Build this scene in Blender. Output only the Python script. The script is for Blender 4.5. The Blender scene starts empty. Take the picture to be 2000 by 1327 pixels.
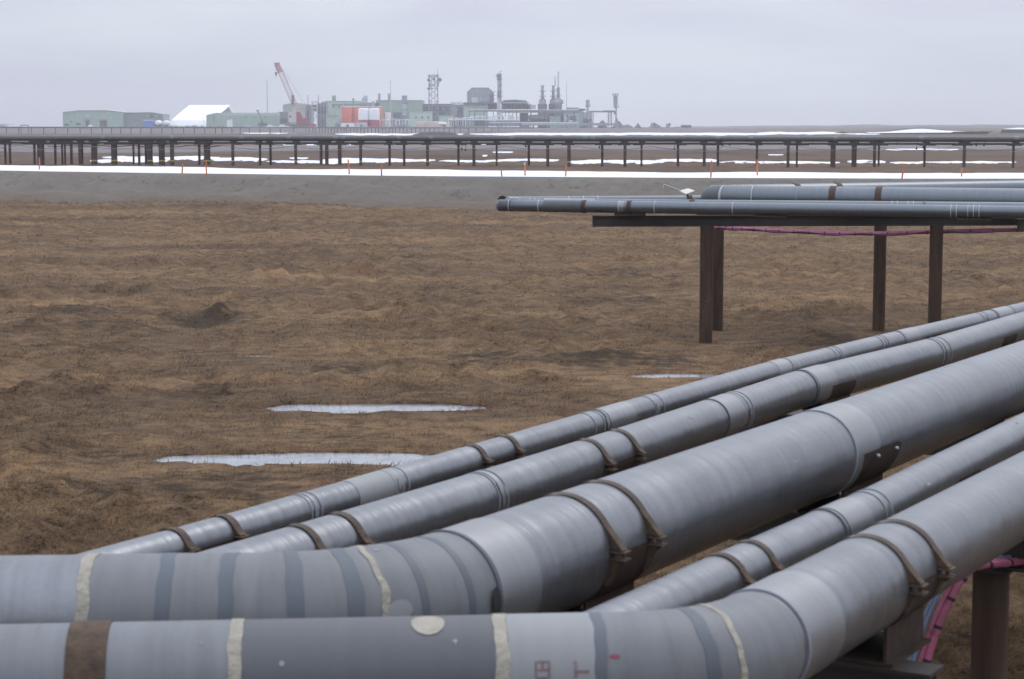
import bpy, math, random
import numpy as np
from mathutils import Vector, Matrix
R = math.radians
random.seed(7)
rng = np.random.default_rng(11)
scn = bpy.context.scene
COL = scn.collection

# ------------------------------------------------------------------ camera, sky, sun, exposure
FOC = 3888.9           # focal length in pixels of the 2000 px wide photograph (70 mm lens)
CAMH = 5.0
PITCH = math.atan((663.5 - 246.0) / FOC)
CP, SP = math.cos(PITCH), math.sin(PITCH)
cam_d = bpy.data.cameras.new('camera')
cam = bpy.data.objects.new('camera', cam_d)
COL.objects.link(cam)
cam.location = (0, 0, CAMH)
cam.rotation_euler = (R(90) - PITCH, 0, 0)
cam_d.sensor_width = 36.0
cam_d.lens = 70.0
cam_d.clip_start = 0.1
cam_d.clip_end = 30000
cam_d.dof.use_dof = True
cam_d.dof.focus_distance = 60.0
cam_d.dof.aperture_fstop = 4.5
scn.camera = cam

SUN_EL, SUN_AZ = 52.0, 38.0          # azimuth measured from +Y (view axis) towards +X
w = bpy.data.worlds.new('World')
scn.world = w
w.use_nodes = True
nt = w.node_tree
bg = nt.nodes['Background']
bg.inputs['Strength'].default_value = 0.1
sky = nt.nodes.new('ShaderNodeTexSky')
sky.sky_type = 'NISHITA'
sky.sun_disc = False
sky.sun_elevation = R(SUN_EL)
sky.sun_rotation = R(SUN_AZ)
sky.dust_density = 4.0
sky.air_density = 1.0
hs = nt.nodes.new('ShaderNodeHueSaturation')
hs.inputs['Saturation'].default_value = 0.35
nt.links.new(sky.outputs[0], hs.inputs['Color'])
tc = nt.nodes.new('ShaderNodeTexCoord')
mp = nt.nodes.new('ShaderNodeMapping')
mp.inputs['Scale'].default_value = (3.0, 3.0, 16.0)
nz = nt.nodes.new('ShaderNodeTexNoise')
nz.inputs['Scale'].default_value = 1.6
nz.inputs['Detail'].default_value = 4.0
nz.inputs['Roughness'].default_value = 0.45
nt.links.new(tc.outputs['Generated'], mp.inputs['Vector'])
nt.links.new(mp.outputs[0], nz.inputs['Vector'])
rp = nt.nodes.new('ShaderNodeValToRGB')
rp.color_ramp.elements[0].position = 0.36
rp.color_ramp.elements[0].color = (5.80, 6.12, 7.40, 1)
rp.color_ramp.elements[1].position = 0.66
rp.color_ramp.elements[1].color = (7.00, 7.65, 8.45, 1)
nt.links.new(nz.outputs['Fac'], rp.inputs['Fac'])
mx = nt.nodes.new('ShaderNodeMixRGB')
mx.inputs['Fac'].default_value = 0.90
nt.links.new(hs.outputs[0], mx.inputs['Color1'])
nt.links.new(rp.outputs[0], mx.inputs['Color2'])
# overcast dome: the cloud deck is brighter overhead than at the horizon
sp_ = nt.nodes.new('ShaderNodeSeparateXYZ')
nt.links.new(tc.outputs['Generated'], sp_.inputs[0])
zr_ = nt.nodes.new('ShaderNodeMapRange')
zr_.inputs['From Min'].default_value = 0.0; zr_.inputs['From Max'].default_value = 1.0
zr_.inputs['To Min'].default_value = 1.27; zr_.inputs['To Max'].default_value = 4.1
nt.links.new(sp_.outputs['Z'], zr_.inputs['Value'])
vm_ = nt.nodes.new('ShaderNodeVectorMath'); vm_.operation = 'SCALE'
nt.links.new(mx.outputs[0], vm_.inputs[0]); nt.links.new(zr_.outputs[0], vm_.inputs['Scale'])
nt.links.new(vm_.outputs[0], bg.inputs['Color'])
scn.cycles.volume_bounces = 3

sun_d = bpy.data.lights.new('sun', 'SUN')
sun_d.energy = 0.7
sun_d.angle = R(22)
sun_d.color = (1.0, 0.97, 0.93)
sun = bpy.data.objects.new('sun', sun_d)
COL.objects.link(sun)
sv = Vector((math.sin(R(SUN_AZ)) * math.cos(R(SUN_EL)), math.cos(R(SUN_AZ)) * math.cos(R(SUN_EL)), math.sin(R(SUN_EL))))
sun.rotation_euler = sv.to_track_quat('Z', 'Y').to_euler()
sun.location = (0, 0, 80)

scn.view_settings.view_transform = 'Standard'
scn.view_settings.look = 'None'
scn.view_settings.exposure = -0.4
scn.view_settings.gamma = 1.0

# ------------------------------------------------------------------ photo <-> world helpers
def ray(u, v):
    a = (u - 1000) / FOC
    b = -(v - 663.5) / FOC
    return np.array([a, CP + b * SP, -SP + b * CP])

def at_z(u, v, z=0.0):
    d = ray(u, v)
    t = (z - CAMH) / d[2]
    return np.array([d[0] * t, d[1] * t, z])

def at_y(u, v, y):
    d = ray(u, v)
    t = y / d[1]
    return np.array([d[0] * t, y, CAMH + d[2] * t])

def proj(P):
    P = np.asarray(P, float)
    x, y, z = P[..., 0], P[..., 1], P[..., 2] - CAMH
    d = y * CP - z * SP
    up = y * SP + z * CP
    return 1000 + FOC * x / d, 663.5 - FOC * up / d

# ------------------------------------------------------------------ mesh helpers
class MB:
    def __init__(s):
        s.v = []; s.f = []; s.sm = []; s.uv = {}
    def add(s, verts, faces, smooth=False):
        o = len(s.v)
        s.v.extend([tuple(map(float, q)) for q in verts])
        for f in faces:
            s.f.append(tuple(i + o for i in f)); s.sm.append(smooth)
        return s
    def box(s, c, size, rz=0.0, rot=None, bev=0.0):
        hx, hy, hz = size[0] / 2, size[1] / 2, size[2] / 2
        vs = [Vector((x, y, z)) for x in (-hx, hx) for y in (-hy, hy) for z in (-hz, hz)]
        M = rot if rot is not None else Matrix.Rotation(rz, 3, 'Z')
        vs = [M @ q + Vector(c) for q in vs]
        return s.add(vs, [(0, 1, 3, 2), (4, 6, 7, 5), (0, 4, 5, 1), (2, 3, 7, 6), (0, 2, 6, 4), (1, 5, 7, 3)])
    def span(s, x0, x1, y0, y1, z0, z1):
        return s.box(((x0 + x1) / 2, (y0 + y1) / 2, (z0 + z1) / 2), (abs(x1 - x0), abs(y1 - y0), abs(z1 - z0)))
    def cyl(s, p0, p1, r0, r1=None, n=12, caps=True):
        r1 = r0 if r1 is None else r1
        p0, p1 = Vector(p0), Vector(p1)
        t = (p1 - p0).normalized()
        a = Vector((0, 0, 1)) if abs(t.z) < 0.9 else Vector((1, 0, 0))
        e1 = t.cross(a).normalized(); e2 = t.cross(e1)
        vs = []
        for p, r in ((p0, r0), (p1, r1)):
            for k in range(n):
                q = 2 * math.pi * k / n
                vs.append(p + (e1 * math.cos(q) + e2 * math.sin(q)) * r)
        fs = [(k, (k + 1) % n, n + (k + 1) % n, n + k) for k in range(n)]
        s.add(vs, fs, n > 6)
        if caps:
            s.add(vs, [tuple(range(n - 1, -1, -1)), tuple(range(n, 2 * n))])
        return s
    def bar(s, p0, p1, t):
        return s.cyl(p0, p1, t / 2, n=4)
    def tube(s, pts, r, n=10):
        pts = [Vector(p) for p in pts]
        N = len(pts)
        rings = []
        for i, p in enumerate(pts):
            t = (pts[min(i + 1, N - 1)] - pts[max(i - 1, 0)]).normalized()
            a = Vector((0, 0, 1)) if abs(t.z) < 0.95 else Vector((0, 1, 0))
            e1 = t.cross(a).normalized(); e2 = e1.cross(t)
            rr = r[i] if hasattr(r, '__len__') else r
            rings += [p + (e1 * math.cos(2 * math.pi * k / n) + e2 * math.sin(2 * math.pi * k / n)) * rr for k in range(n)]
        fs = [(i * n + k, i * n + (k + 1) % n, (i + 1) * n + (k + 1) % n, (i + 1) * n + k) for i in range(N - 1) for k in range(n)]
        s.add(rings, fs, True)
        s.add(rings[:n], [tuple(range(n))]); s.add(rings[-n:], [tuple(range(n - 1, -1, -1))])
        return s
    def lathe(s, c, prof, n=20, smooth=True):
        vs = []
        for r, z in prof:
            vs += [(c[0] + r * math.cos(2 * math.pi * k / n), c[1] + r * math.sin(2 * math.pi * k / n), c[2] + z) for k in range(n)]
        m = len(prof)
        fs = [(i * n + k, i * n + (k + 1) % n, (i + 1) * n + (k + 1) % n, (i + 1) * n + k) for i in range(m - 1) for k in range(n)]
        s.add(vs, fs, smooth)
        s.add(vs[:n], [tuple(range(n - 1, -1, -1))]); s.add(vs[-n:], [tuple(range(n))])
        return s
    def prism(s, poly, y0, y1):                 # polygon in x,z extruded along y
        n = len(poly)
        vs = [(x, y0, z) for x, z in poly] + [(x, y1, z) for x, z in poly]
        return s.add(vs, [tuple(range(n)), tuple(range(2 * n - 1, n - 1, -1))] + [(k, n + k, n + (k + 1) % n, (k + 1) % n) for k in range(n)])
    def build(s, name, m, parent=None, loc=None):
        if loc is None:
            loc = parent['_o'] if parent is not None and '_o' in parent else (0, 0, 0)
        me = bpy.data.meshes.new(name)
        L = Vector(loc)
        me.from_pydata([(a - L.x, b - L.y, c - L.z) for a, b, c in s.v], [], s.f)
        me.polygons.foreach_set('use_smooth', s.sm)
        me.materials.append(m)
        me.update()
        o = bpy.data.objects.new(name, me)
        COL.objects.link(o)
        if parent is not None:
            o.parent = parent
            o['_o'] = tuple(loc)
        else:
            o.location = loc
            o['_o'] = tuple(loc)
        return o

def tag(o, label=None, cat=None, group=None, kind=None):
    if label: o['label'] = label
    if cat: o['category'] = cat
    if group: o['group'] = group
    if kind: o['kind'] = kind
    return o

def thing(name, label, cat, loc, group=None):
    o = bpy.data.objects.new(name, None)
    o.empty_display_size = 0.3
    COL.objects.link(o)
    o.location = tuple(map(float, loc))
    o['_o'] = tuple(map(float, loc))
    return tag(o, label, cat, group)

def sheet(name, m, V, F, smooth=True, kind='structure', uv=None, attr=None):
    me = bpy.data.meshes.new(name)
    V = np.asarray(V, np.float32); F = np.asarray(F, np.int32)
    k = F.shape[1]
    me.vertices.add(len(V)); me.vertices.foreach_set('co', V.ravel())
    me.loops.add(F.size); me.loops.foreach_set('vertex_index', F.ravel())
    me.polygons.add(len(F))
    me.polygons.foreach_set('loop_start', np.arange(0, F.size, k, dtype=np.int32))
    me.polygons.foreach_set('loop_total', np.full(len(F), k, np.int32))
    me.polygons.foreach_set('use_smooth', np.full(len(F), smooth))
    if attr:
        for an, av in attr.items():
            a = me.attributes.new(an, 'FLOAT', 'POINT')
            a.data.foreach_set('value', np.asarray(av, np.float32))
    me.materials.append(m)
    me.update(calc_edges=True)
    o = bpy.data.objects.new(name, me)
    COL.objects.link(o)
    if kind: o['kind'] = kind
    return o

# ------------------------------------------------------------------ numpy noise
def _h(ix, iy, seed):
    n = (ix.astype(np.int64) * 374761393 + iy.astype(np.int64) * 668265263 + seed * 982451653) & 0xFFFFFFFF
    n = ((n ^ (n >> 13)) * 1274126177) & 0xFFFFFFFF
    n = n ^ (n >> 16)
    return (n & 0xFFFF) / 65535.0
def vnoise(x, y, seed=0):
    x0 = np.floor(x); y0 = np.floor(y)
    fx = x - x0; fy = y - y0
    fx = fx * fx * (3 - 2 * fx); fy = fy * fy * (3 - 2 * fy)
    a = _h(x0, y0, seed); b = _h(x0 + 1, y0, seed); c = _h(x0, y0 + 1, seed); d = _h(x0 + 1, y0 + 1, seed)
    return (a * (1 - fx) + b * fx) * (1 - fy) + (c * (1 - fx) + d * fx) * fy
def fbm(x, y, oct=4, seed=0, gain=0.5):
    s = 0; a = 1; t = 0
    for k in range(oct):
        s = s + a * vnoise(x * 2 ** k + 17.3 * k, y * 2 ** k - 9.1 * k, seed + k)
        t += a; a *= gain
    return s / t

# ------------------------------------------------------------------ materials
def mat(name, base, rough=0.6, metal=0.0, var=0.12, scale=4.0, bump=0.0, bscale=30.0, dark=None, detail=5.0, coord='Object', spec=None, stretch=None):
    m = bpy.data.materials.new(name)
    m.use_nodes = True
    N, L = m.node_tree.nodes, m.node_tree.links
    b = N['Principled BSDF']
    b.inputs['Roughness'].default_value = rough
    b.inputs['Metallic'].default_value = metal
    if spec is not None: b.inputs['Specular IOR Level'].default_value = spec
    tcn = N.new('ShaderNodeTexCoord')
    mpn = N.new('ShaderNodeMapping')
    if stretch: mpn.inputs['Scale'].default_value = stretch
    L.new(tcn.outputs[coord], mpn.inputs[0])
    n = N.new('ShaderNodeTexNoise')
    n.inputs['Scale'].default_value = scale
    n.inputs['Detail'].default_value = detail
    n.inputs['Roughness'].default_value = 0.6
    L.new(mpn.outputs[0], n.inputs['Vector'])
    r = N.new('ShaderNodeValToRGB')
    lo = dark if dark else tuple(c * (1 - var) for c in base)
    hi = tuple(min(1, c * (1 + var)) for c in base)
    r.color_ramp.elements[0].position = 0.3; r.color_ramp.elements[0].color = (*lo, 1)
    r.color_ramp.elements[1].position = 0.7; r.color_ramp.elements[1].color = (*hi, 1)
    L.new(n.outputs['Fac'], r.inputs['Fac'])
    L.new(r.outputs[0], b.inputs['Base Color'])
    if bump:
        n2 = N.new('ShaderNodeTexNoise')
        n2.inputs['Scale'].default_value = bscale
        n2.inputs['Detail'].default_value = 6
        L.new(mpn.outputs[0], n2.inputs['Vector'])
        bp = N.new('ShaderNodeBump')
        bp.inputs['Strength'].default_value = bump
        bp.inputs['Distance'].default_value = 0.05
        L.new(n2.outputs['Fac'], bp.inputs['Height'])
        L.new(bp.outputs[0], b.inputs['Normal'])
    return m

def pipe_mat(name, base, rough=0.40, metal=0.5, ripple=0.06, streak=0.10, grime=0.0):
    """Dull metal jacket; UV.x = metres along the pipe, UV.y = metres round it."""
    m = bpy.data.materials.new(name)
    m.use_nodes = True
    N, L = m.node_tree.nodes, m.node_tree.links
    b = N['Principled BSDF']
    b.inputs['Metallic'].default_value = metal
    uv = N.new('ShaderNodeUVMap'); uv.uv_map = 'UV'
    def noise(sx, sy, sc, det, rg=0.55):
        mpn = N.new('ShaderNodeMapping'); mpn.inputs['Scale'].default_value = (sx, sy, 1)
        L.new(uv.outputs[0], mpn.inputs[0])
        n = N.new('ShaderNodeTexNoise'); n.inputs['Scale'].default_value = sc
        n.inputs['Detail'].default_value = det; n.inputs['Roughness'].default_value = rg
        L.new(mpn.outputs[0], n.inputs['Vector'])
        return n.outputs['Fac']
    n1 = noise(6, 0.5, 2.0, 4)      # streaks that run round the pipe
    n2 = noise(1, 1, 1.7, 6)        # broad weathering
    n3 = noise(1, 1, 38, 3, 0.7)    # fine speckle
    a1 = N.new('ShaderNodeMath'); a1.operation = 'ADD'
    L.new(n1, a1.inputs[0]); L.new(n2, a1.inputs[1])
    a2 = N.new('ShaderNodeMath'); a2.operation = 'MULTIPLY_ADD'
    L.new(n3, a2.inputs[0]); a2.inputs[1].default_value = 0.35
    L.new(a1.outputs[0], a2.inputs[2])
    r = N.new('ShaderNodeValToRGB')
    r.color_ramp.elements[0].position = 0.0
    mr = N.new('ShaderNodeMapRange')
    mr.inputs['From Min'].default_value = 0.85; mr.inputs['From Max'].default_value = 1.5
    L.new(a2.outputs[0], mr.inputs['Value'])
    L.new(mr.outputs[0], r.inputs['Fac'])
    r.color_ramp.elements[0].color = (*[c * (1 - streak) for c in base], 1)
    r.color_ramp.elements[1].color = (*[min(1, c * (1 + streak)) for c in base], 1)
    out = r.outputs[0]
    if grime:
        n4 = noise(9, 0.8, 1.3, 3)
        mr2 = N.new('ShaderNodeMapRange')
        mr2.inputs['From Min'].default_value = 0.56; mr2.inputs['From Max'].default_value = 0.72
        mr2.inputs['To Max'].default_value = grime
        L.new(n4, mr2.inputs['Value'])
        mxn = N.new('ShaderNodeMixRGB')
        mxn.inputs['Color2'].default_value = (base[0] * .55, base[1] * .5, base[2] * .45, 1)
        L.new(mr2.outputs[0], mxn.inputs['Fac']); L.new(out, mxn.inputs['Color1'])
        out = mxn.outputs[0]
    L.new(out, b.inputs['Base Color'])
    rr = N.new('ShaderNodeMapRange')
    rr.inputs['To Min'].default_value = rough - 0.06; rr.inputs['To Max'].default_value = rough + 0.1
    L.new(n2, rr.inputs['Value']); L.new(rr.outputs[0], b.inputs['Roughness'])
    n5 = noise(15, 0.45, 1.0, 2)
    bp = N.new('ShaderNodeBump'); bp.inputs['Strength'].default_value = 1.0; bp.inputs['Distance'].default_value = ripple * 0.05
    n6 = noise(2.4, 2.4, 1.0, 3)
    hs_ = N.new('ShaderNodeMath'); hs_.operation = 'MULTIPLY_ADD'; hs_.inputs[1].default_value = 2.2
    L.new(n6, hs_.inputs[0]); L.new(n5, hs_.inputs[2])
    L.new(hs_.outputs[0], bp.inputs['Height']); L.new(bp.outputs[0], b.inputs['Normal'])
    return m

M = {}
M['jacket'] = pipe_mat('pipe_jacket', (0.172, 0.177, 0.190), rough=0.34, grime=0.28, metal=0.72, ripple=0.12, streak=0.20)
M['jacket_dull'] = pipe_mat('pipe_jacket_weathered', (0.132, 0.136, 0.147), 0.5, 0.15, grime=0.4, streak=0.18)
M['jacket_plain'] = pipe_mat('pipe_jacket_dark', (0.073, 0.076, 0.084), 0.5, 0.15, ripple=0.02, streak=0.08)
M['elbow'] = pipe_mat('elbow_foam_coat', (0.120, 0.124, 0.130), 0.55, 0.0, ripple=0.05, streak=0.18, grime=0.35)
M['sleeve'] = pipe_mat('pale_sleeve', (0.223, 0.225, 0.232), 0.38, 0.6, ripple=0.05)
M['pale_coat'] = pipe_mat('pale_coat', (0.194, 0.198, 0.201), 0.5, 0.0, ripple=0.02, streak=0.08)
M['blue_band'] = pipe_mat('blue_grey_band', (0.071, 0.083, 0.098), 0.55, 0.0, ripple=0.02)
M['foam'] = mat('cream_foam', (0.281, 0.258, 0.211), 0.85, var=0.15, scale=9, bump=0.5, bscale=25)
M['seam'] = mat('dark_seam', (0.06, 0.065, 0.075), 0.6)
M['seam_soft'] = mat('grey_seam', (0.19, 0.20, 0.23), 0.6)
M['white_ring'] = mat('white_ring', (0.336, 0.336, 0.336), 0.6)
M['rack_pipe'] = pipe_mat('rack_pipe_jacket', (0.129, 0.143, 0.160), 0.34, 0.7, grime=0.15, ripple=0.04)
M['rack_pipe_dark'] = pipe_mat('rack_pipe_dark_jacket', (0.080, 0.084, 0.096), 0.5, 0.2, ripple=0.03)
M['far_pipe'] = pipe_mat('weathered_far_pipe', (0.086, 0.084, 0.088), 0.5, 0.2, grime=0.25, ripple=0.05, streak=0.2)
M['strap'] = mat('rusty_strap', (0.052, 0.031, 0.020), 0.75, var=0.4, scale=14, bump=0.3, bscale=60)
M['gusset'] = mat('rusty_gusset', (0.058, 0.034, 0.019), 0.8, var=0.45, scale=16, bump=0.3, bscale=60)
M['shoe'] = mat('dark_shoe_steel', (0.039, 0.025, 0.019), 0.8, var=0.35, scale=8, spec=0.2)
M['steel'] = mat('dark_rusted_steel', (0.020, 0.015, 0.013), 0.6, var=0.4, scale=3.5, bump=0.1, bscale=40)
M['pile'] = mat('brown_rusted_pile', (0.054, 0.032, 0.021), 0.62, var=0.45, scale=2.2, bump=0.12, bscale=50, stretch=(3, 3, 0.4), spec=0.25)
M['far_pile'] = mat('far_rusted_pile', (0.064, 0.038, 0.030), 0.8, var=0.3, scale=1.0)
M['yellow'] = mat('faded_yellow_band', (0.42, 0.33, 0.10), 0.8)
M['pink'] = mat('pink_conduit', (0.33, 0.085, 0.15), 0.55, var=0.25, scale=6)
M['purple'] = mat('purple_cable', (0.11, 0.05, 0.11), 0.6)
M['bluecab'] = mat('blue_grey_cable', (0.16, 0.19, 0.28), 0.6)
M['black'] = mat('black_rubber', (0.012, 0.012, 0.013), 0.7)
M['redpaint'] = mat('faded_red_paint', (0.150, 0.097, 0.103), 0.7, var=0.35, scale=40)
M['redmark'] = mat('red_paint_mark', (0.20, 0.03, 0.06), 0.6)
M['orange'] = mat('orange_stake', (0.52, 0.15, 0.06), 0.7, var=0.2, scale=5)
M['stakewhite'] = mat('white_stake_tip', (0.55, 0.50, 0.46), 0.7)
M['snow'] = mat('old_snow', (0.619, 0.628, 0.654), 0.75, var=0.06, scale=1.5, bump=0.4, bscale=3.0)
M['board'] = mat('pale_board', (0.52, 0.50, 0.45), 0.7)

# facility paints
M['green'] = mat('sage_green_cladding', (0.312, 0.415, 0.347), 0.65, var=0.10, scale=0.25, stretch=(1, 1, 0.3))
M['green2'] = mat('pale_green_cladding', (0.432, 0.540, 0.475), 0.65, var=0.08, scale=0.25)
M['greengrey'] = mat('grey_green_cladding', (0.217, 0.247, 0.247), 0.65, var=0.12, scale=0.3)
M['greenroof'] = mat('pale_green_roof', (0.425, 0.494, 0.460), 0.6, var=0.08, scale=0.2)
M['darkdoor'] = mat('dark_door', (0.10, 0.12, 0.125), 0.6)
M['plantgrey'] = mat('plant_grey_steel', (0.246, 0.263, 0.312), 0.55, var=0.2, scale=0.4)
M['plantdark'] = mat('plant_dark_steel', (0.112, 0.116, 0.145), 0.6, var=0.35, scale=0.6)
M['plantlight'] = mat('plant_light_steel', (0.455, 0.488, 0.531), 0.5, var=0.2, scale=0.8)
M['whitepaint'] = mat('white_paint', (0.76, 0.76, 0.78), 0.6, var=0.05, scale=0.3)
M['tent'] = mat('white_fabric', (0.90, 0.91, 0.92), 0.7, var=0.03, scale=0.1)
M['tanksilo'] = mat('orange_red_silo', (0.549, 0.123, 0.080), 0.6, var=0.10, scale=0.2)
M['cranered'] = mat('crane_red', (0.33, 0.05, 0.085), 0.6, var=0.2, scale=0.5)
M['craneboom'] = mat('crane_boom_mauve', (0.40, 0.20, 0.23), 0.6, var=0.25, scale=0.6)
M['cranepale'] = mat('crane_cream', (0.56, 0.50, 0.49), 0.6, var=0.15, scale=0.5)
M['blue'] = mat('blue_container', (0.10, 0.20, 0.52), 0.6, var=0.08, scale=0.4)
M['brownheap'] = mat('brown_gravel', (0.13, 0.115, 0.11), 0.95, var=0.25, scale=0.4)
M['pinkgravel'] = mat('pinkish_gravel', (0.29, 0.23, 0.215), 0.95, var=0.2, scale=0.2)
M['lamp'] = mat('lamp_head', (0.8, 0.8, 0.8), 0.4)

# ------------------------------------------------------------------ ground
def ytop(x):                      # near edge of the road surface
    xc = np.clip(x, -60, 33)
    y = 129.3 - 0.30 * xc + 0.0045 * xc ** 2
    y = y + np.where(x < -60, -0.84 * (x + 60), 0) + np.where(x > 33, -0.003 * (x - 33), 0)
    return y

PONDS = []                        # (cx, cy, rx, ry)
for u0, u1, v0, v1 in ((325, 860, 889, 909), (535, 912, 792.5, 806), (1225, 1420, 733.5, 741), (455, 545, 696, 698.4), (276, 299, 797, 800)):
    a = at_z((u0 + u1) / 2, v1); b = at_z((u0 + u1) / 2, v0)
    c = (a + b) / 2
    PONDS.append((c[0], c[1] - .06, (at_z(u1, (v0 + v1) / 2)[0] - at_z(u0, (v0 + v1) / 2)[0]) / 2, (b[1] - a[1]) / 2 + .02))
PEAT = []                         # (cx, cy, rx, ry, strength, hump)
for u, v, hu, hv, s, hump in ((405, 622, 62, 17, 1.25, -.26), (150, 612, 60, 7, .8, .10), (250, 640, 130, 10, .5, .1), (960, 708, 75, 14, .7, .10), (1200, 712, 190, 14, .8, .14),
        (680, 852, 190, 30, .55, .06), (95, 750, 40, 12, .6, .14), (400, 770, 70, 14, .6, .06), (90, 780, 70, 30, .35, .1), (640, 728, 90, 9, .7, .12),
        (1260, 545, 110, 5, .6, .10), (1180, 590, 150, 6, .5, .1), (1230, 512, 40, 5, .5, .1), (1620, 672, 150, 16, .7, .06), (700, 466, 60, 5, .6, .1),
        (240, 432, 60, 6, .5, .1), (500, 405, 240, 6, .55, .1), (1640, 541, 40, 7, .5, .15), (330, 690, 190, 8, .35, .1), (330, 960, 260, 30, .55, .1),
        (1870, 545, 120, 8, .5, .1), (850, 590, 160, 6, .4, .1), (560, 570, 200, 6, .35, .08), (1000, 640, 200, 8, .35, .1), (140, 900, 170, 22, .4, .1),
        (520, 598, 10, 4, 1.0, .12), (440, 770, 10, 5, 1, .12), (810, 668, 14, 4, .9, .1), (60, 640, 90, 6, .5, .1), (700, 940, 260, 18, .3, .1)):
    a = at_z(u, v + hv); b = at_z(u, v - hv); c = at_z(u, v)
    PEAT.append((c[0], (a[1] + b[1]) / 2, hu * c[1] / FOC, max(.25, (b[1] - a[1]) / 2), s, hump))

FEET = [tuple(at_z(u, v)[:2]) for u, v in ((1380.5, 672), (1402, 652), (1720, 646), (1830, 668))]
def ground_h(x, y):
    fade = np.clip((420 - y) / 250, 0.0, 1)
    h = 0.34 * (fbm(x / 9.0, y / 13.0, 3, 3) - 0.5)
    b1 = np.abs(fbm(x / 1.5, y / 1.9, 3, 21) - 0.5) * 2
    h = h + 0.26 * (0.35 - b1)
    b2 = np.abs(fbm(x / 0.55, y / 0.65, 2, 41) - 0.5) * 2
    patch = np.clip((fbm(x / 5.0, y / 6.0, 3, 55) - 0.42) * 4, 0, 1)
    h = h + 0.17 * (0.4 - b2) * patch
    patch2 = np.clip((fbm(x / 4.0 + 50, y / 5.0, 3, 57) - 0.40) * 4, 0.15, 1)
    d_ = np.clip(vnoise(x / 0.42, y / 0.42, 46) - 0.45, 0, 1)
    h = h + 0.34 * d_ * patch2 - 0.035
    for cx, cy, rx, ry, s, hump in PEAT:
        q = ((x - cx) / rx) ** 2 + ((y - cy) / ry) ** 2
        h = h + hump * np.exp(-q * 1.2) * (0.45 + 1.1 * (fbm(x / .7, y / .7, 2, 77)))
    hm_ = np.clip((fbm(x / 7.0 - 20, y / 4.0, 3, 87) - 0.47) * 5, 0, 1)
    h = h + hm_ * (0.42 * np.clip(fbm(x / .8, y / .8, 3, 88) - 0.42, 0, 1) + 0.16 * np.clip(vnoise(x / .28, y / .28, 89) - .5, 0, 1))
    for cx, cy in FEET:                                    # trodden level ground round the rack piles
        q = ((x - cx) / 1.6) ** 2 + ((y - cy + .8) / 2.6) ** 2
        h = h * (1 - .9 * np.exp(-q))
    h = h * fade
    h = h + 0.01
    for cx, cy, rx, ry in PONDS:
        q = np.sqrt(((x - cx) / rx) ** 2 + ((y - cy) / ry) ** 2) + 0.55 * (fbm(x / 0.8, y / .5, 3, 91) - 0.5)
        qf = np.sqrt(((x - cx) / (rx + 1.2)) ** 2 + ((y - cy + .6) / (ry + 2.2)) ** 2)
        kf = np.clip((1.35 - qf) / 0.4, 0, 1)
        h = h * (1 - .85 * kf) + .045 * kf
        k = np.clip((1.22 - q) / 0.25, 0, 1)
        h = h * (1 - k) + (-0.16) * k
    k = np.clip((y - ytop(x) + 2) / 4.0, 0, 1) * np.clip((ytop(x) + 22 - y) / 4, 0, 1)
    return h * (1 - k) - 0.2 * k

def peat_mask(x, y):
    m = np.zeros_like(x)
    for cx, cy, rx, ry, s, hump in PEAT:
        q = ((x - cx) / rx) ** 2 + ((y - cy) / ry) ** 2
        m = np.maximum(m, s * np.exp(-q * 0.9))
    return m

yy = [-6.0]
while yy[-1] < 4100:
    y = yy[-1] + 10
    yy.append(yy[-1] + y * (0.0052 if yy[-1] < 62 else (0.0075 if yy[-1] < 330 else 0.03)))
yy = np.array(yy)
tt = np.concatenate([np.linspace(-1.1, -0.31, 50)[:-1], np.linspace(-0.31, 0.31, 520), np.linspace(0.31, 1.1, 50)[1:]])
GY, GT = np.meshgrid(yy, tt, indexing='ij')
GX = GT * (GY + 10)
GZ = ground_h(GX, GY)
far = np.clip((GY - 1900) / 900, 0, 1)
GZ = GZ + far * (2.2 + 2.6 * np.clip((GX / np.maximum(GY, 1) - 0.06) / 0.10, 0, 1)) * (0.75 + 0.5 * fbm(GX / 160, GY / 400, 3, 5))
nr, nc = GX.shape
idx = np.arange(nr * nc).reshape(nr, nc)
GF = np.stack([idx[:-1, :-1], idx[:-1, 1:], idx[1:, 1:], idx[1:, :-1]], -1).reshape(-1, 4)
PM = peat_mask(GX, GY)

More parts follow.
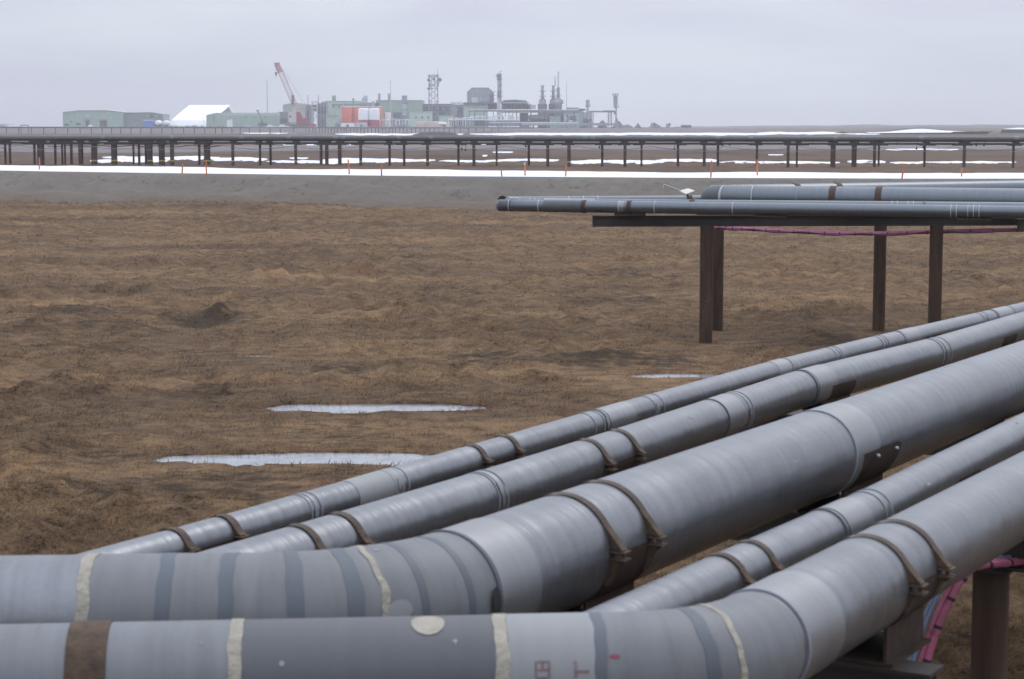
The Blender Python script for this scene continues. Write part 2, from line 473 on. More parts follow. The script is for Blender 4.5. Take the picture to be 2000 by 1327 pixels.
def tundra_mat(name, blade=False):
    m = bpy.data.materials.new(name)
    m.use_nodes = True
    N, L = m.node_tree.nodes, m.node_tree.links
    b = N['Principled BSDF']
    b.inputs['Roughness'].default_value = 0.95
    b.inputs['Specular IOR Level'].default_value = 0.15
    g = N.new('ShaderNodeNewGeometry')
    def noise(sc, det, st=(1, 1, 1), rg=0.6):
        mpn = N.new('ShaderNodeMapping'); mpn.inputs['Scale'].default_value = st
        L.new(g.outputs['Position'], mpn.inputs[0])
        n = N.new('ShaderNodeTexNoise'); n.inputs['Scale'].default_value = sc
        n.inputs['Detail'].default_value = det; n.inputs['Roughness'].default_value = rg
        L.new(mpn.outputs[0], n.inputs['Vector'])
        return n.outputs['Fac']
    def ramp(f, cols):
        r = N.new('ShaderNodeValToRGB')
        e = r.color_ramp.elements
        while len(e) < len(cols): e.new(0.5)
        for q, (p, c) in zip(e, cols):
            q.position = p; q.color = (*c, 1)
        L.new(f, r.inputs['Fac'])
        return r.outputs[0]
    def mix(f, c1, c2, bt='MIX'):
        x = N.new('ShaderNodeMixRGB'); x.blend_type = bt
        if isinstance(f, float): x.inputs['Fac'].default_value = f
        else: L.new(f, x.inputs['Fac'])
        L.new(c1, x.inputs['Color1'])
        if isinstance(c2, tuple): x.inputs['Color2'].default_value = (*c2, 1)
        else: L.new(c2, x.inputs['Color2'])
        return x.outputs[0]
    k = 1.0
    c = ramp(noise(0.22, 6, (1, 0.7, 1)), [(0.32, (0.068, 0.047, 0.033)), (0.5, (0.118, 0.082, 0.056)), (0.68, (0.168, 0.120, 0.078))])
    c2 = ramp(noise(2.3, 6, (.8, 1, 1), .65), [(0.36, (0.050, 0.034, 0.024)), (0.62, (0.165, 0.115, 0.074))])
    c = mix(0.6, c, c2)
    st_ = ramp(noise(0.16, 5, (0.35, 1.5, 1), .65), [(0.34, (0.74, 0.73, 0.74)), (0.5, (1.0, 1.0, 1.0)), (0.66, (1.36, 1.33, 1.26))])
    c = mix(1.0, c, st_, 'MULTIPLY')
    # reddish moss and grey lichen tints
    red = N.new('ShaderNodeMapRange'); red.inputs['From Min'].default_value = 0.58; red.inputs['From Max'].default_value = 0.72
    red.inputs['To Max'].default_value = 0.5
    L.new(noise(0.45, 4), red.inputs['Value'])
    c = mix(red.outputs[0], c, (0.095, 0.048, 0.032))
    gry = N.new('ShaderNodeMapRange'); gry.inputs['From Min'].default_value = 0.57; gry.inputs['From Max'].default_value = 0.75
    gry.inputs['To Max'].default_value = 0.6
    L.new(noise(0.33, 5, (1, 1, 1), 0.7), gry.inputs['Value'])
    c = mix(gry.outputs[0], c, (0.078, 0.066, 0.056))
    # peat and wet dark soil
    at = N.new('ShaderNodeAttribute'); at.attribute_name = 'peat'
    pn = N.new('ShaderNodeMath'); pn.operation = 'MULTIPLY_ADD'
    L.new(noise(3.6, 8, (.7, 1, 1), .72), pn.inputs[0]); pn.inputs[1].default_value = 2.2
    lf = N.new('ShaderNodeMath'); lf.operation = 'MULTIPLY_ADD'
    L.new(noise(0.26, 4, (0.6, 1, 1)), lf.inputs[0]); lf.inputs[1].default_value = 0.9
    am = N.new('ShaderNodeMath'); am.operation = 'MULTIPLY'; am.inputs[1].default_value = 0.62
    L.new(at.outputs['Fac'], am.inputs[0]); L.new(am.outputs[0], lf.inputs[2])
    L.new(lf.outputs[0], pn.inputs[2])
    pr = N.new('ShaderNodeMapRange'); pr.inputs['From Min'].default_value = 1.66; pr.inputs['From Max'].default_value = 2.05
    pr.inputs['To Max'].default_value = 0.62 if blade else 0.85
    L.new(pn.outputs[0], pr.inputs['Value'])
    c = mix(pr.outputs[0], c, (0.027, 0.020, 0.016))
    # far tundra is browner and darker
    sx = N.new('ShaderNodeSeparateXYZ'); L.new(g.outputs['Position'], sx.inputs[0])
    fr = N.new('ShaderNodeMapRange'); fr.inputs['From Min'].default_value = 150; fr.inputs['From Max'].default_value = 260
    L.new(sx.outputs['Y'], fr.inputs['Value'])
    cf = ramp(noise(0.035, 6, (1, 0.5, 1)), [(0.35, (0.050, 0.034, 0.029)), (0.55, (0.092, 0.066, 0.054)), (0.7, (0.060, 0.046, 0.041))])
    c = mix(fr.outputs[0], c, cf)
    if blade:
        oi = N.new('ShaderNodeAttribute'); oi.attribute_name = 'shade'
        rr = ramp(oi.outputs['Fac'], [(0.0, (0.80, 0.75, 0.66)), (0.5, (1.37, 1.29, 1.06)), (1.0, (2.38, 2.20, 1.78))])
        c = mix(1.0, c, rr, 'MULTIPLY')
    else:
        fn = ramp(noise(22, 4, (1, 1, 1), 0.7), [(0.3, (0.66, 0.59, 0.50)), (0.7, (1.45, 1.32, 1.10))])
        c = mix(1.0, c, fn, 'MULTIPLY')
        bp = N.new('ShaderNodeBump'); bp.inputs['Strength'].default_value = 0.9; bp.inputs['Distance'].default_value = 0.06
        L.new(noise(9, 6, (1, 1, 1), 0.7), bp.inputs['Height']); L.new(bp.outputs[0], b.inputs['Normal'])
    L.new(c, b.inputs['Base Color'])
    if blade:
        tr = N.new('ShaderNodeBsdfTranslucent'); L.new(c, tr.inputs['Color'])
        ms = N.new('ShaderNodeMixShader'); ms.inputs[0].default_value = 0.38
        L.new(b.outputs[0], ms.inputs[1]); L.new(tr.outputs[0], ms.inputs[2])
        L.new(ms.outputs[0], N['Material Output'].inputs['Surface'])
    return m
M['tundra'] = tundra_mat('dry_tundra_ground')
M['grass'] = tundra_mat('dry_grass_blades', True)
ground = sheet('ground', M['tundra'], np.stack([GX, GY, GZ], -1).reshape(-1, 3), GF, attr={'peat': PM.ravel()})

# dry grass: short bent blades in tufts, thinning with distance only in number, not in kind
def grow_grass():
    n_t = 420000
    q = rng.random(n_t)
    y0, y1 = 11.0, 132.0
    y = 1.0 / (1 / y0 + q * (1 / y1 - 1 / y0))             # density falls with distance
    y = np.where(rng.random(n_t) < 0.30, y0 + (y1 - y0) * rng.random(n_t) ** 1.6, y)
    x = (rng.random(n_t) * 2 - 1) * (0.285 * y + 2.0)
    clump = fbm(x / 0.8, y / 1.2, 3, 63)
    keep = rng.random(n_t) < np.clip((clump - 0.28) * 3.0, 0.15, 1)
    for cx, cy, rx, ry in PONDS:
        qq = np.sqrt(((x - cx) / rx) ** 2 + ((y - cy) / ry) ** 2) + 0.55 * (fbm(x / 0.8, y / .5, 3, 91) - 0.5)
        keep &= qq > 1.10
    keep &= y < ytop(x) - 3.5 - 9 * fbm(x / 3, y / 3, 4, 29)
    pm = peat_mask(x, y)
    keep &= rng.random(n_t) > pm * 0.5
    x, y, pm = x[keep], y[keep], pm[keep]
    nb = 3
    n = len(x); m_ = n * nb
    sh0 = np.clip(0.5 + 1.5 * (fbm(x / 0.35, y / 0.5, 2, 67) - 0.5), 0, 1)
    x = np.repeat(x, nb); y = np.repeat(y, nb); pm = np.repeat(pm, nb)
    sp = 0.05 + 0.0012 * y
    x = x + rng.normal(0, 1, m_) * sp; y = y + rng.normal(0, 1, m_) * sp
    z = np.maximum(ground_h(x, y), np.interp(y - ytop(x), [-13, -10.5, -7.5, -5, -0.6], [-0.45, -0.02, 0.24, 0.60, 1.62])) - 0.015
    L = (0.06 + 0.09 * rng.random(m_)) * np.repeat(0.7 + 0.6 * rng.random(n), nb) * (1 - 0.4 * pm)
    wdt = (0.008 + 0.00026 * y) * (0.7 + 0.6 * rng.random(m_))
    az = rng.random(m_) * 2 * math.pi
    az = np.where(rng.random(m_) < 0.6, rng.normal(0.2, 0.8, m_), az)
    ln = 0.75 + 0.75 * rng.random(m_)                      # blades lie well over
    dx, dy = np.cos(az), np.sin(az)
    hx, hz_ = np.sin(ln) * L, np.cos(ln) * L
    v0 = np.stack([x + dy * wdt / 2, y - dx * wdt / 2, z], -1)
    v1 = np.stack([x - dy * wdt / 2, y + dx * wdt / 2, z], -1)
    v2 = np.stack([x + dx * hx, y + dy * hx, z + hz_], -1)
    Vv = np.stack([v0, v1, v2], 1).reshape(-1, 3)
    T = np.arange(m_ * 3).reshape(-1, 3)
    sh = np.clip(0.45 * np.repeat(sh0, nb) + 0.6 * rng.random(m_) - .02, 0, 1)
    return sheet('grass', M['grass'], Vv, T, smooth=False, kind='stuff', attr={'peat': np.repeat(pm, 3), 'shade': np.repeat(sh, 3)})
grass = grow_grass()
tag(grass, 'short dry brown grass covering the tundra', 'grass')

# melt ponds
def pond_mat():
    m = bpy.data.materials.new('pale_pond_ice')
    m.use_nodes = True
    N, L = m.node_tree.nodes, m.node_tree.links
    b = N['Principled BSDF']
    b.inputs['Roughness'].default_value = 0.22
    b.inputs['Specular IOR Level'].default_value = 0.8
    g = N.new('ShaderNodeNewGeometry')
    n = N.new('ShaderNodeTexNoise'); n.inputs['Scale'].default_value = 2.5; n.inputs['Detail'].default_value = 5
    L.new(g.outputs['Position'], n.inputs['Vector'])
    r = N.new('ShaderNodeValToRGB')
    r.color_ramp.elements[0].position = 0.35; r.color_ramp.elements[0].color = (0.115, 0.118, 0.132, 1)
    r.color_ramp.elements[1].position = 0.7; r.color_ramp.elements[1].color = (0.235, 0.24, 0.262, 1)
    L.new(n.outputs['Fac'], r.inputs['Fac']); L.new(r.outputs[0], b.inputs['Base Color'])
    return m
M['pond'] = pond_mat()
for cx, cy, rx, ry in PONDS:
    mb = MB()
    n = 40
    mb.add([(cx + 1.45 * rx * math.cos(2 * math.pi * k / n), cy + 1.32 * ry * math.sin(2 * math.pi * k / n), 0.015) for k in range(n)], [tuple(range(n))])
    tag(mb.build('pond', M['pond'], loc=(cx, cy, 0.015)), kind='structure')

# road on its gravel embankment
def gravel_mat():
    m = mat('grey_road_gravel', (0.104, 0.088, 0.072), 0.95, var=0.18, scale=1.2, bump=0.8, bscale=8, coord='Object')
    N, L = m.node_tree.nodes, m.node_tree.links
    b = N['Principled BSDF']
    src = b.inputs['Base Color'].links[0].from_socket
    g = N.new('ShaderNodeNewGeometry')
    def nz_(sc, det, st=(1, 1, 1)):
        mpn = N.new('ShaderNodeMapping'); mpn.inputs['Scale'].default_value = st
        L.new(g.outputs['Position'], mpn.inputs[0])
        n = N.new('ShaderNodeTexNoise'); n.inputs['Scale'].default_value = sc; n.inputs['Detail'].default_value = det
        L.new(mpn.outputs[0], n.inputs['Vector']); return n.outputs['Fac']
    def mixc(fac, c1, c2):
        x = N.new('ShaderNodeMixRGB'); L.new(fac, x.inputs['Fac']); L.new(c1, x.inputs['Color1']); x.inputs['Color2'].default_value = (*c2, 1); return x.outputs[0]
    def rng_(v, a, b_, hi=1.0):
        r = N.new('ShaderNodeMapRange'); r.inputs['From Min'].default_value = a; r.inputs['From Max'].default_value = b_; r.inputs['To Max'].default_value = hi
        L.new(v, r.inputs['Value']); return r.outputs[0]
    c = mixc(rng_(nz_(2.2, 4, (1, .5, 1)), .59, .68, .7), src, (.040, .036, .032))
    c = mixc(rng_(nz_(.16, 4, (1, .6, 1)), .45, .75, .6), c, (.082, .074, .066))
    sx_ = N.new('ShaderNodeSeparateXYZ'); L.new(g.outputs['Position'], sx_.inputs[0])
    ad = N.new('ShaderNodeMath'); ad.operation = 'MULTIPLY_ADD'
    L.new(nz_(.7, 5), ad.inputs[0]); ad.inputs[1].default_value = -1.0; L.new(sx_.outputs['Z'], ad.inputs[2])
    c = mixc(rng_(ad.outputs[0], .30, -.40, .9), c, (.078, .056, .039))
    L.new(c, b.inputs['Base Color'])
    return m
M['gravel'] = gravel_mat()
ROADZ = 1.7
xs = np.concatenate([np.linspace(-260, -70, 40)[:-1], np.linspace(-70, 70, 420), np.linspace(70, 260, 40)[1:]])
off = np.array([-13, -11, -10, -9, -8, -7, -6, -5, -4, -3, -2.2, -1.4, -0.7, 0, 0.4, 2, 6, 10, 14, 15.5, 17, 19, 21, 23.0])
RX, RO = np.meshgrid(xs, off, indexing='ij')
RY = ytop(RX) + RO + np.where(RO < -5, 3.2 * (fbm(RX / 5.0, RX * 0 + 2, 4, 34) - .5) * np.clip((-RO - 5) / 4, 0, 1), 0)
prof = np.interp(RO, [-13, -10.5, -7.5, -5, -0.6, 0.4, 14.5, 16, 21, 23], [-0.45, -0.02, 0.24, 0.60, 1.62, ROADZ, ROADZ, ROADZ - 0.1, -0.1, -0.4])
wob = np.interp(RO, [-13, -9, -2, 0, 14, 22], [0.35, .8, .6, 0.0, 0.0, .2])
RZ = prof + wob * (fbm(RX / 3.0 + 40, RO / 2.0 + 7, 4, 33) - 0.5)
nr, nc = RX.shape
idx = np.arange(nr * nc).reshape(nr, nc)
RF = np.stack([idx[:-1, :-1], idx[1:, :-1], idx[1:, 1:], idx[:-1, 1:]], -1).reshape(-1, 4)
sheet('road', M['gravel'], np.stack([RX, RY, RZ], -1).reshape(-1, 3), RF)

# snow bank lying along the far shoulder of the road
sx = np.concatenate([np.linspace(-260, -70, 20)[:-1], np.linspace(-70, 70, 500), np.linspace(70, 260, 20)[1:]])
so = np.array([0, 0.12, 0.4, 1.0, 2.5, 5, 8, 11, 13, 13.8, 14.3])
SX, SO = np.meshgrid(sx, so, indexing='ij')
e0 = 0.7 + 0.5 * fbm(SX / 5.0, SX * 0, 3, 8)
wid = 13.6 + 2.5 * (fbm(SX / 12.0, SX * 0 + 3, 3, 14) - 0.5)
SY = ytop(SX) + e0 + SO / 14.3 * wid
hgt = 0.12 + 0.26 * (fbm(SX / 9.0, SX * 0 + 5, 4, 17) - 0.5)
SZ = ROADZ + np.interp(SO, [0, 0.12, 0.4, 1, 5, 11, 13, 14.3], [-0.05, 0.03, 0.06, 0.09, 0.2, 1.0, 0.9, -0.05]) * np.where(SO > 3, hgt, 0.5) + 0.05 * (fbm(SX / 1.2, SO / 1.2, 3, 19) - 0.5) * (SO > 0.2) * (SO < 14)
nr, nc = SX.shape
idx = np.arange(nr * nc).reshape(nr, nc)
SF = np.stack([idx[:-1, :-1], idx[1:, :-1], idx[1:, 1:], idx[:-1, 1:]], -1).reshape(-1, 4)
sheet('snow', M['snow'], np.stack([SX, SY, SZ], -1).reshape(-1, 3), SF)

# pale gravel flat beyond the long pipeline
gx = np.linspace(-330, 330, 240)
gr = []
for q, zq in ((0, -.2), (.06, .12), (.5, .2), (.94, .18), (1, -.2)):
    yn = 418 + 14 * (fbm(gx / 14, gx * 0, 4, 81) - .5) - 55 * np.exp(-((gx + 75) / 30) ** 2)
    yf = 505 + 22 * (fbm(gx / 25, gx * 0 + 4, 4, 83) - .5)
    gr.append(np.stack([gx * (1 + .1 * q), yn + (yf - yn) * q, np.full_like(gx, zq)], -1))
gV = np.concatenate(gr); k_ = len(gx)
gF = [(r_ * k_ + i, r_ * k_ + i + 1, (r_ + 1) * k_ + i + 1, (r_ + 1) * k_ + i) for r_ in range(4) for i in range(k_ - 1)]
sheet('gravel_flat', mat('pale_gravel_flat', (.120, .104, .10), .95, var=.14, scale=.25, stretch=(.4, 1, 1)), gV, gF)

# old snow patches on the tundra beyond the road: (u0, u1, top row, bottom row)
def snow_patch(u0, u1, v0, v1, zb=0.0, thick=0.18, seed=0):
    r = random.Random(seed * 13 + 5)
    n = max(24, int((u1 - u0) / 4))
    us = np.linspace(u0, u1, n)
    t = np.linspace(0, 1, n)
    env = np.minimum(1, np.minimum(t, 1 - t) * 7) ** 0.6
    nt_ = fbm(us / 22.0, us * 0 + seed, 4, seed); nb_ = fbm(us / 16.0, us * 0 + seed + 9, 4, seed + 3)
    if v0 > 300: v0 = v0 + (v1 - v0) * .28
    mid = (v0 + v1) / 2 + (v1 - v0) * 0.35 * (fbm(us / 60, us * 0 + 2, 2, seed + 8) - .5)
    top = mid - (v1 - v0) / 2 * env * (0.35 + 1.3 * nt_)
    bot = mid + (v1 - v0) / 2 * env * (0.35 + 1.3 * nb_)
    rows = [0, .12, .5, .88, 1]
    V = []
    for i in range(n):
        A = at_z(us[i], bot[i] + .02, zb); B = at_z(us[i], top[i] - .02, zb)
        for k, q in enumerate(rows):
            p = A + (B - A) * q
            V.append((p[0], p[1], zb + [-.3, thick * .55, thick, thick * .7, -.3][k]))
    m = len(rows)
    F = [(i * m + k, (i + 1) * m + k, (i + 1) * m + k + 1, i * m + k + 1) for i in range(n - 1) for k in range(m - 1)]
    sheet('snow', M['snow'], V, F)
for i, a in enumerate([(176, 330, 311, 318), (200, 430, 304, 313), (350, 402, 304, 314), (412, 523, 305, 317), (520, 712, 313, 320), (565, 602, 308, 311.5), (628, 800, 308, 318),
        (718, 850, 311, 317), (858, 965, 313, 318), (948, 1092, 311, 317), (1108, 1300, 311, 321), (1280, 1404, 310, 319), (1405, 1640, 315, 321), (1655, 1730, 313, 320),
        (1738, 1820, 316, 321), (1815, 1985, 315, 320.5), (962, 1002, 297.5, 299.5), (942, 952, 303.5, 306), (1730, 1872, 291.5, 294), (598, 618, 283, 285), (553, 575, 283, 284.6),
        (676, 692, 282, 284), (940, 950, 281, 283), (1500, 1530, 303, 304)]):
    snow_patch(*a, seed=i)
for i, a in enumerate([(655, 905, 261.6, 265), (918, 1520, 260.4, 264.8), (1480, 1735, 258.8, 263.2), (450, 660, 256.5, 262)]):
    snow_patch(*a, thick=0.5, seed=40 + i)

# ------------------------------------------------------------------ pipes
class Path:
    def __init__(s, pts, rad_fillet=None, step=0.06):
        pts = [Vector(p) for p in pts]
        out = [pts[0]]
        for i in range(1, len(pts) - 1):
            f = (rad_fillet or {}).get(i, 0)
            if f:
                a = (pts[i - 1] - pts[i]).normalized(); b = (pts[i + 1] - pts[i]).normalized()
                ang = a.angle(b); bend = math.pi - ang
                T = f * math.tan(bend / 2)
                p0, p1 = pts[i] + a * T, pts[i] + b * T
                c = pts[i] + (a + b).normalized() * (f / math.cos(bend / 2))
                n = max(6, int(bend * f / step))
                for k in range(n + 1):
                    q = k / n
                    d = (p0 - c).normalized().slerp((p1 - c).normalized(), q) if True else None
                    out.append(c + d * f)
            else:
                out.append(pts[i])
        out.append(pts[-1])
        P = [np.array(p) for p in out]
        D = [P[0]]
        for a, b in zip(P[:-1], P[1:]):
            n = max(1, int(np.linalg.norm(b - a) / step))
            for k in range(1, n + 1): D.append(a + (b - a) * k / n)
        s.P = np.array(D)
        s.S = np.concatenate([[0], np.cumsum(np.linalg.norm(np.diff(s.P, axis=0), axis=1))])
        s.L = s.S[-1]
    def at(s, q):
        p = np.array([np.interp(q, s.S, s.P[:, k]) for k in range(3)])
        a = np.array([np.interp(min(q + .03, s.L), s.S, s.P[:, k]) for k in range(3)])
        b = np.array([np.interp(max(q - .03, 0), s.S, s.P[:, k]) for k in range(3)])
        t = (a - b) / np.linalg.norm(a - b)
        e2 = np.array([0, 0, 1.0]); e2 = e2 - t * t.dot(e2)
        if np.linalg.norm(e2) < 0.05: e2 = np.array([0, 1.0, 0]) - t * t[1]
        e2 /= np.linalg.norm(e2)
        if getattr(s, 'side', None) is not None:          # runs that turn in one upright plane keep one sideways axis
            return p, t, s.side, np.cross(s.side, t)
        e1 = np.cross(t, e2)                    # towards the right of travel
        return p, t, e1, e2
    def pt(s, q, a, r):
        p, t, e1, e2 = s.at(q)
        return p + r * (math.cos(a) * e1 + math.sin(a) * e2)
    def s_of(s, u, r):
        """arc length where the upper outline of the pipe crosses photo column u"""
        best = (1e9, 0)
        for i in range(0, len(s.P), 1):
            p, t, e1, e2 = s.at(s.S[i])
            if p[1] < 1: continue
            d = p - np.array([0, 0, CAMH]); n = np.cross(t, d); n /= np.linalg.norm(n)
            if n[2] < 0: n = -n
            uu, vv = proj(p + r * n)
            if abs(uu - u) < best[0]: best = (abs(uu - u), s.S[i])
        return best[1]
    def pick(s, u, v, r):
        best = (1e9, 0, 0)
        A = np.linspace(-0.6, math.pi + .3, 60)
        for i in range(0, len(s.P), 1):
            p, t, e1, e2 = s.at(s.S[i])
            if p[1] < 1: continue
            N = np.cos(A)[:, None] * e1 + np.sin(A)[:, None] * e2
            Q = p + r * N
            fac = ((Q - np.array([0, 0, CAMH])) * N).sum(1) < 0
            U, W = proj(Q)
            d = np.where(fac, (U - u) ** 2 + (W - v) ** 2, 1e9)
            k = int(d.argmin())
            if d[k] < best[0]: best = (d[k], s.S[i], A[k])
        return best[1], best[2]

def pipe_mesh(path, s0, s1, r, n=56, closed=True, a0=None, a1=None, wob=0.0, step=None, prof=None):
    """shell of a pipe or band between two arc lengths -> verts, faces, uvs"""
    if step:
        qs = list(np.linspace(s0, s1, max(2, int((s1 - s0) / step) + 1)))
    else:
        qs = [s0] + [q for q in path.S if s0 + .01 < q < s1 - .01] + [s1]
        # thin straight runs
        keep = [qs[0]]
        for i in range(1, len(qs) - 1):
            ta = path.at(qs[i])[1]; tb = path.at(keep[-1])[1]
            if qs[i] - keep[-1] > 0.8 or np.dot(ta, tb) < 0.9995: keep.append(qs[i])
        qs = keep + [qs[-1]]
    full = a0 is None
    A = np.linspace(0, 2 * math.pi, n + 1)[:-1] if full else np.linspace(a0, a1, n)
    V, UV = [], []
    for q in qs:
        p, t, e1, e2 = path.at(q)
        for a in A:
            rr = r if prof is None else r * prof(q, a)
            w_ = wob * (math.sin(a * 5 + q * 9) + .7 * math.sin(a * 11 + 2)) if wob and q in (qs[0], qs[-1]) else 0
            V.append(p + rr * (math.cos(a) * e1 + math.sin(a) * e2) + t * w_)
            UV.append((q, a * r))
    m = len(A)
    F = []
    for i in range(len(qs) - 1):
        for k in range(m if full else m - 1):
            k2 = (k + 1) % m
            F.append((i * m + k, (i + 1) * m + k, (i + 1) * m + k2, i * m + k2))
    return V, F, UV, m, len(qs)

def pipe_obj(name, path, s0, s1, r, m, parent=None, loc=(0, 0, 0), cap=True, inner=None, wob=0.0, n=56, step=None, a0=None, a1=None, thick=None):
    V, F, UV, k, nq = pipe_mesh(path, s0, s1, r, n=n, wob=wob, step=step, a0=a0, a1=a1)
    base = len(V)
    sm = [True] * len(F)
    if inner is not None and a0 is None:                      # end annuli that close a raised band on the pipe
        for j, q in ((0, s0), (nq - 1, s1)):
            p, t, e1, e2 = path.at(q)
            o = len(V)
            A = np.linspace(0, 2 * math.pi, k + 1)[:-1]
            for i in range(k):
                V.append(V[j * k + i]); UV.append(UV[j * k + i])
            for a in A:
                V.append(p + inner * (math.cos(a) * e1 + math.sin(a) * e2)); UV.append((q, a * r))
            for i in range(k):
                i2 = (i + 1) % k
                F.append((o + i, o + i2, o + k + i2, o + k + i)); sm.append(False)
    elif cap and a0 is None:
        F.append(tuple(range(k))); sm.append(False)
        F.append(tuple(range((nq - 1) * k, nq * k))); sm.append(False)
    me = bpy.data.meshes.new(name)
    L = np.array(loc)
    me.from_pydata([tuple(v - L) for v in V], [], F)
    me.polygons.foreach_set('use_smooth', sm)
    uvl = me.uv_layers.new(name='UV')
    UVn = []
    for f in F:
        us = [UV[i] for i in f]
        vm = max(q[1] for q in us)
        for q in us:
            vv = q[1] + (2 * math.pi * r if vm - q[1] > math.pi * r else 0)
            UVn += [q[0], vv]
    uvl.data.foreach_set('uv', np.array(UVn, np.float32))
    me.materials.append(m)
    me.update()
    o = bpy.data.objects.new(name, me)
    COL.objects.link(o)
    if parent is not None: o.parent = parent
    else: o.location = loc
    o['_o'] = tuple(float(q) for q in loc)
    return o

class Pipe:
    def __init__(s, name, label, path, r, m, group=None, n=56):
        s.path, s.r, s.n = path, r, n
        mid = path.at(path.L / 2)[0]
        s.loc = (float(mid[0]), float(mid[1]), float(mid[2] - r))
        s.root = thing(name, label, 'pipe', s.loc, group)
        s.body = pipe_obj('jacket', path, 0, path.L, r, m, s.root, s.loc, n=n)
    def band(s, name, s0, s1, m, up=0.004, wob=0.0, label=None):
        o = pipe_obj(name, s.path, s0, s1, s.r + up, m, s.root, s.loc, inner=s.r - 0.004, wob=wob, n=s.n)
        if label: o['label'] = label
        return o
    def band_u(s, name, u0, u1, m, up=0.004, **k):
        a, b = s.path.s_of(u0, s.r), s.path.s_of(u1, s.r)
        return s.band(name, min(a, b), max(a, b), m, up, **k)
    def ring_u(s, u, m, w_=0.014, up=0.006, name='joint_ring', **k):
        q = s.path.s_of(u, s.r)
        return s.band(name, q - w_ / 2, q + w_ / 2, m, up, **k)
    def patch(s, name, q, a, ds, da, m, rot=0.0, up=0.0025, shape=None):
        """a small painted mark lying on the jacket"""
        pts = shape or [(math.cos(t), math.sin(t)) for t in np.linspace(0, 2 * math.pi, 18)[:-1]]
        V = []
        for x, y in pts:
            x2 = x * math.cos(rot) - y * math.sin(rot); y2 = x * math.sin(rot) + y * math.cos(rot)
            V.append(s.path.pt(q + x2 * ds, a + y2 * da / s.r, s.r + up))
        c = s.path.pt(q, a, s.r + up)
        n = len(V)
        mb = MB(); mb.add(V + [c], [(i, (i + 1) % n, n) for i in range(n)], True)
        return mb.build(name, m, s.root, s.loc)
    def clamp(s, q0, q1, zbase, shell=True, strap=True, hw=0.032):
        """two hold-down straps with gussets and flanges over a shoe that stands on the beam"""
        r = s.r
        zf = 0.10 * r
        shoe = MB()
        for q in (q0, q1):
            p, t, e1, e2 = s.path.at(q)
            P = lambda x, z, h: p + e1 * x + e2 * z + t * h
            if strap:
                st = pipe_obj('strap', s.path, q - hw, q + hw, r + 0.010, M['strap'], s.root, s.loc, a0=-0.30, a1=math.pi + .30, n=40)
                for sd in (-1, 1):
                    g = MB()
                    x0 = r * 0.80; ext = r * 1.17 + .022
                    a = 0.62
                    tri = [(sd * (r + .008) * math.cos(a), (r + .008) * math.sin(a)), (sd * (r * 1.07 + .012), .28 * r), (sd * ext, zf + .012), (sd * (r * .93), zf + .012)]
                    lo = [(sd * (r * .95), zf - .045), (sd * ext, zf - .045), (sd * (r + .025), -r * .20), (sd * (r * .93), -r * .52), (sd * (r * .80), -r * .50), (sd * (r * .97), -.1 * r)]
                    for poly in (tri, lo):
                        k = len(poly)
                        V = [P(x, z, -hw) for x, z in poly] + [P(x, z, hw) for x, z in poly]
                        g.add(V, [tuple(range(k)), tuple(range(2 * k - 1, k - 1, -1))] + [(i, k + i, k + (i + 1) % k, (i + 1) % k) for i in range(k)])
                    for z in (zf, zf - .045):
                        V = [P(sd * xx, z + zz, hh) for xx in (r * .92, ext + .02) for zz in (-.005, .005) for hh in (-hw * 1.35, hw * 1.35)]
                        g.add(V, [(0, 1, 3, 2), (4, 6, 7, 5), (0, 4, 5, 1), (2, 3, 7, 6), (0, 2, 6, 4), (1, 5, 7, 3)])
                    for hh in (-.6 * hw, .6 * hw):
                        g.cyl(P(sd * (ext - .02), zf - .075, hh), P(sd * (ext - .02), zf + .022, hh), 0.006, n=6)
                    g.build('gusset', M['gusset'], st, s.loc)
        if shell:
            sh = pipe_obj('cradle', s.path, q0 - hw, q1 + hw, r + 0.007, M['shoe'], s.root, s.loc, a0=math.pi - .02, a1=2 * math.pi + .02, n=28)
        qm = (q0 + q1) / 2
        p, t, e1, e2 = s.path.at(qm)
        rot = Matrix((e1, t, (0, 0, 1))).transposed()
        hz = p[2] - r * .72 - zbase
        L = (q1 - q0) + 0.14
        for sd in (-1, 1):
            c = p + e1 * sd * r * .55
            shoe.box((c[0], c[1], zbase + hz / 2 + .008), (.02, L, hz - .016), rot=rot)
        shoe.box((p[0], p[1], zbase + .009), (r * 1.5, L + .04, .018), rot=rot)
        shoe.build('pipe_shoe', M['shoe'], s.root, s.loc)

TH = R(30.24)
SD, CD = math.sin(TH), math.cos(TH)
ZB = 2.2                                                   # underside of the near pipes
def plan(s_, o_, z):                                       # along / across the near pipe run
    return (s_ * SD + o_ * CD, s_ * CD - o_ * SD, z)
def axis_pt(u, v, r, zb=ZB, ang=TH):
    """axis point of a pipe whose upper outline passes the photo point (u, v)"""
    D = ray(u, v); D = D / np.linalg.norm(D)
    d = np.array([math.sin(ang), math.cos(ang), 0])
    n = np.cross(d, D); n /= np.linalg.norm(n)
    if n[2] < 0: n = -n
    z = zb + r + r * n[2]
    t = (z - CAMH) / D[2]
    return np.array([0, 0, CAMH]) + t * D - r * n
G1 = 'grey insulated pipes of the near run'
r1, r2, r3, r4, r5 = 0.130, 0.188, 0.33, 0.168, 0.265
def zz(p, r): return (float(p[0]), float(p[1]), ZB + r)
